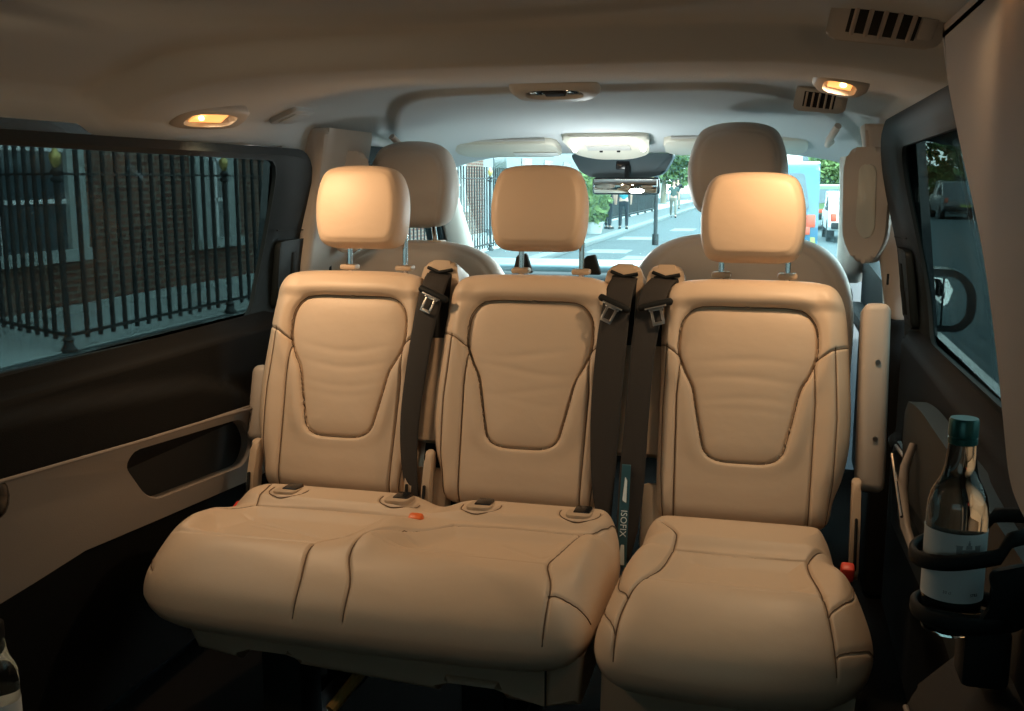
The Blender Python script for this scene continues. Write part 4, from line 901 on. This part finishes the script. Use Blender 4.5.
def tree(x, y, h, r, lb_, m_='leaf', seed=1, tr=.22):
    t = empty('street_tree', (x, y, G)); tag(t, lb_, 'tree', None)
    MB().tube([(0, 0, 0), (.05, 0, h*.3), (-.05, .05, h*.6), (0, 0, h*.8)], [tr, tr*.8, tr*.6, tr*.3], 10).build('trunk', 'bark', t)
    g = np.random.default_rng(seed); V = []; F_ = []
    for q in range(24):
        a = g.random()*2*PI; rr_ = r*.75*math.sqrt(g.random()); c = np.array((rr_*math.cos(a), rr_*math.sin(a), h*(.16+.80*g.random())))
        for k in range(330):
            d = g.normal(size=3); d /= np.linalg.norm(d); p = c+d*r*.38*(.5+.5*g.random()); a1 = g.normal(size=3); a1 /= np.linalg.norm(a1); b = np.cross(a1, g.normal(size=3)); b /= np.linalg.norm(b); s_ = .22*(.6+.8*g.random()); i = len(V)
            V += [p-a1*s_, p-b*s_*.6, p+a1*s_, p+b*s_*.6]; F_.append((i, i+1, i+2, i+3))
    raw('crown', V, F_, m_, t, False); return t
k = 0
tl = ['leafy tree across the road, nearest behind the parked dark car', 'tree across the road just beyond the dark car', 'tree in the middle of the row across the road', 'bushy tree of the row across the road beyond the middle', 'tall far tree of the row seen at the glass edge', 'last tree of the row across the road on the right']
for (x, y, h, r) in ((10.5, 61, 9, 3.6), (14.5, 71, 10, 3.8), (18.0, 60, 9, 3.4), (18.5, 84, 11, 4.0), (24.5, 69, 11, 4.0), (28, 60, 10, 3.8)):
    tree(x, y, h, r, tl[k], 'leaf' if k % 2 == 0 else 'leaf2', k+3); k += 1
tree(6.5, 95, 8, 3.5, 'tree at the far end of the road seen right of the right headrests', 'leaf2', 31)
tree(-7.4, 76, 8, 2.4, 'distant tree on the left pavement behind the people', 'leaf', 33)
# ---- vehicles
def vehicle(name, x, y, L, W, H, body, label, rz=0, van=False, stripe=None):
    t = empty(name, (x, y, G), rz); tag(t, label, 'van' if van else 'car')
    prof_ = ([(0, .35), (0, 1.0), (.04, H*.62), (.22, H*.97), (.5, H), (L-1.2, H), (L-.55, H*.62), (L-.03, H*.50), (L, .35)] if van else
             [(0, .35), (.02, .85), (.12, 1.0), (.55, H*.97), (.9, H), (L*.55, H), (L*.70, H*.66), (L-.15, H*.56), (L, .75), (L, .35)])
    MB().prism(round_poly(prof_, .10, 4), lambda a, b, s_: (s_, a, b), -W/2, W/2, .09, 3).build('body', body, t)
    rw_ = [(-W/2+.16, H*.60), (W/2-.16, H*.60), (W/2-.26, H*.90), (-W/2+.26, H*.90)]
    yb = (.03 if van else .30)
    MB().prism(round_poly(rw_, .06, 4), lambda a, b, s_: (a, yb-.06+s_+(b-H*.60)*.38, b), -.02, .03, .005).build('rear_window', 'pane', t)
    for s_ in (-1, 1):
        MB().prism(round_poly([(.55, H*.62), (L*.60, H*.62), (L*.52, H*.92), (.75, H*.92)], .06, 4), lambda a, b, q: (s_*(W/2-.005+q), a, b), -.01, .015, .003).build('side_window', 'pane', t)
        MB().box((s_*(W/2-.13), -.01, H*.50), (.16, .05, .22), .02).build('tail_lamp', 'carred', t)
        for yy in (.85, L-.85): MB().cyl((s_*(W/2-.2), yy, .32), (s_*(W/2+.01), yy, .32), .32, seg=24).build('wheel', 'rubber', t)
    MB().box((0, -.03, .48), (W*.92, .10, .18), .03).build('bumper', 'black', t)
    if stripe:
        for s_ in (-1, 1): MB().prism([(-W/2+.02, .5), (-W/2+.10, .5), (-W/2+.24, H*.92), (-W/2+.17, H*.95)], lambda a, b, q: (-s_*a, -.035+q+max(0, b-H*.6)*.37, b), -.01, .01).build('reflective_stripe', stripe, t)
        MB().box((0, -.02, H*.42), (W*.86, .03, .14), .005).build('reflective_stripe', 'carred', t)
    MB().box((0, -.075, .62), (.5, .02, .11), .003).build('number_plate', 'yellow', t)
    return t
vehicle('parked_van', .28, 18.5, 5.0, 1.95, 2.05, 'carblue', 'blue van with yellow edge stripes parked ahead, beside the right headrest', 0, True, 'yellow')
vehicle('parked_car', 2.6, 38, 4.4, 1.85, 1.6, 'cargrn', 'green and yellow vehicle further ahead, right of the blue van', 0, True, 'yellow')
vehicle('parked_car', 2.9, 30, 4.2, 1.8, 1.42, 'white', 'white car ahead between the blue van and the windscreen pillar')
vehicle('parked_car', 8.9, 50, 4.6, 1.95, 1.75, 'carblk', 'dark car parked across the road, seen through the right window')
vehicle('parked_car', 12.6, 51, 4.4, 1.8, 1.45, 'carred', 'red car across the road right of the dark car')
# ---- people on the pavement
def skinned(name, nodes, edges, m_, parent, root=0):
    me = bpy.data.meshes.new(name); me.from_pydata([n[0] for n in nodes], edges, []); me.update()
    o = bpy.data.objects.new(name, me); COL.objects.link(o); o.parent = parent; me.materials.append(M[m_])
    s = o.modifiers.new('skin', 'SKIN'); s.use_smooth_shade = True
    for i, n in enumerate(nodes):
        sv = me.skin_vertices[0].data[i]; r_ = n[1]; sv.radius = (r_, r_) if not isinstance(r_, tuple) else r_; sv.use_root = (i == root)
    o.modifiers.new('sub', 'SUBSURF').levels = 1; o.modifiers[-1].render_levels = 2
    return o
def person(x, y, z, rz, label, shirt, trousers, stride=.0, arm=0, sleeves=True, H=1.76):
    p = empty('person', (x, y, z), rz); p.scale = (H/1.76,)*3; tag(p, label, 'person')
    s = stride
    N = [((0, 0, .96), (.15, .10)), ((0, 0, 1.15), (.125, .09)), ((0, 0, 1.36), (.165, .10)), ((0, 0, 1.47), (.07, .06)), ((0, -.01, 1.56), .052), ((0, -.015, 1.66), (.078, .092)), ((0, -.01, 1.73), (.06, .07))]
    E_ = [(0, 1), (1, 2), (2, 3), (3, 4), (4, 5), (5, 6)]
    for sd in (-1, 1):
        f_ = sd*s; i = len(N)
        N += [((sd*.095, 0, .88), .085), ((sd*.105, -f_*.5-.02, .50), .055), ((sd*.11, -f_+max(0, -f_*.3), .10), .038), ((sd*.12, -f_-.13, .045), .035)]
        E_ += [(0, i), (i, i+1), (i+1, i+2), (i+2, i+3)]
        i = len(N); a = sd*arm
        N += [((sd*.20, 0, 1.40), .055), ((sd*.25, .02+f_*.3, 1.13), .042), ((sd*.25, -.04+f_*.5-(.2 if arm else 0), .90+(.18 if arm else 0)), .030), ((sd*.24, -.06+f_*.5-(.26 if arm else 0), .82+(.2 if arm else 0)), (.035, .02))]
        E_ += [(2, i), (i, i+1), (i+1, i+2), (i+2, i+3)]
    skinned('body', N, E_, 'skin', p)
    T = [((0, 0, .93), (.165, .115)), ((0, 0, 1.15), (.14, .105)), ((0, 0, 1.36), (.178, .115)), ((0, 0, 1.45), (.10, .08))]; ET = [(0, 1), (1, 2), (2, 3)]
    for sd in (-1, 1):
        i = len(T); f_ = sd*s; T += [((sd*.20, 0, 1.40), .068), ((sd*.245, .015+f_*.2, 1.20), .056)]; ET += [(2, i), (i, i+1)]
    skinned('shirt', T, ET, shirt, p)
    T = [((0, 0, 1.0), (.155, .11)), ((0, 0, .90), (.165, .115))]; ET = [(0, 1)]
    for sd in (-1, 1):
        i = len(T); f_ = sd*s; T += [((sd*.095, 0, .84), .095), ((sd*.105, -f_*.5-.02, .50), .070), ((sd*.11, -f_+max(0, -f_*.3), .10), .055)]; ET += [(1, i), (i, i+1), (i+1, i+2)]
    skinned('trousers', T, ET, trousers, p)
    MB().ball((0, .012, 1.705), .098, (.85, 1, .85), 16).build('hair', 'hair', p)
    for sd in (-1, 1):
        f_ = sd*s; MB().box((sd*.115, -f_-.07+max(0, -f_*.3)*.6, .04), (.095, .27, .08), .03, seg=3).build('shoe', 'rubber', p)
    return p
person(-4.41, 34.5, PV, math.radians(190), 'person in a teal shirt and dark trousers standing by the shrub', 'teal', 'navy', .05, 0)
person(-4.95, 34.6, PV, math.radians(150), 'person in dark clothes standing left of the one in teal', 'navy', 'navy', .04, 0)
person(-4.16, 49.5, G, math.radians(5), 'person in a dark top and stone trousers walking towards us in the street', 'greencloth', 'khaki', .22, 0)
person(-5.1, 62, PV, 0, 'small distant person standing further up the pavement', 'navy', 'khaki', .1, 0)
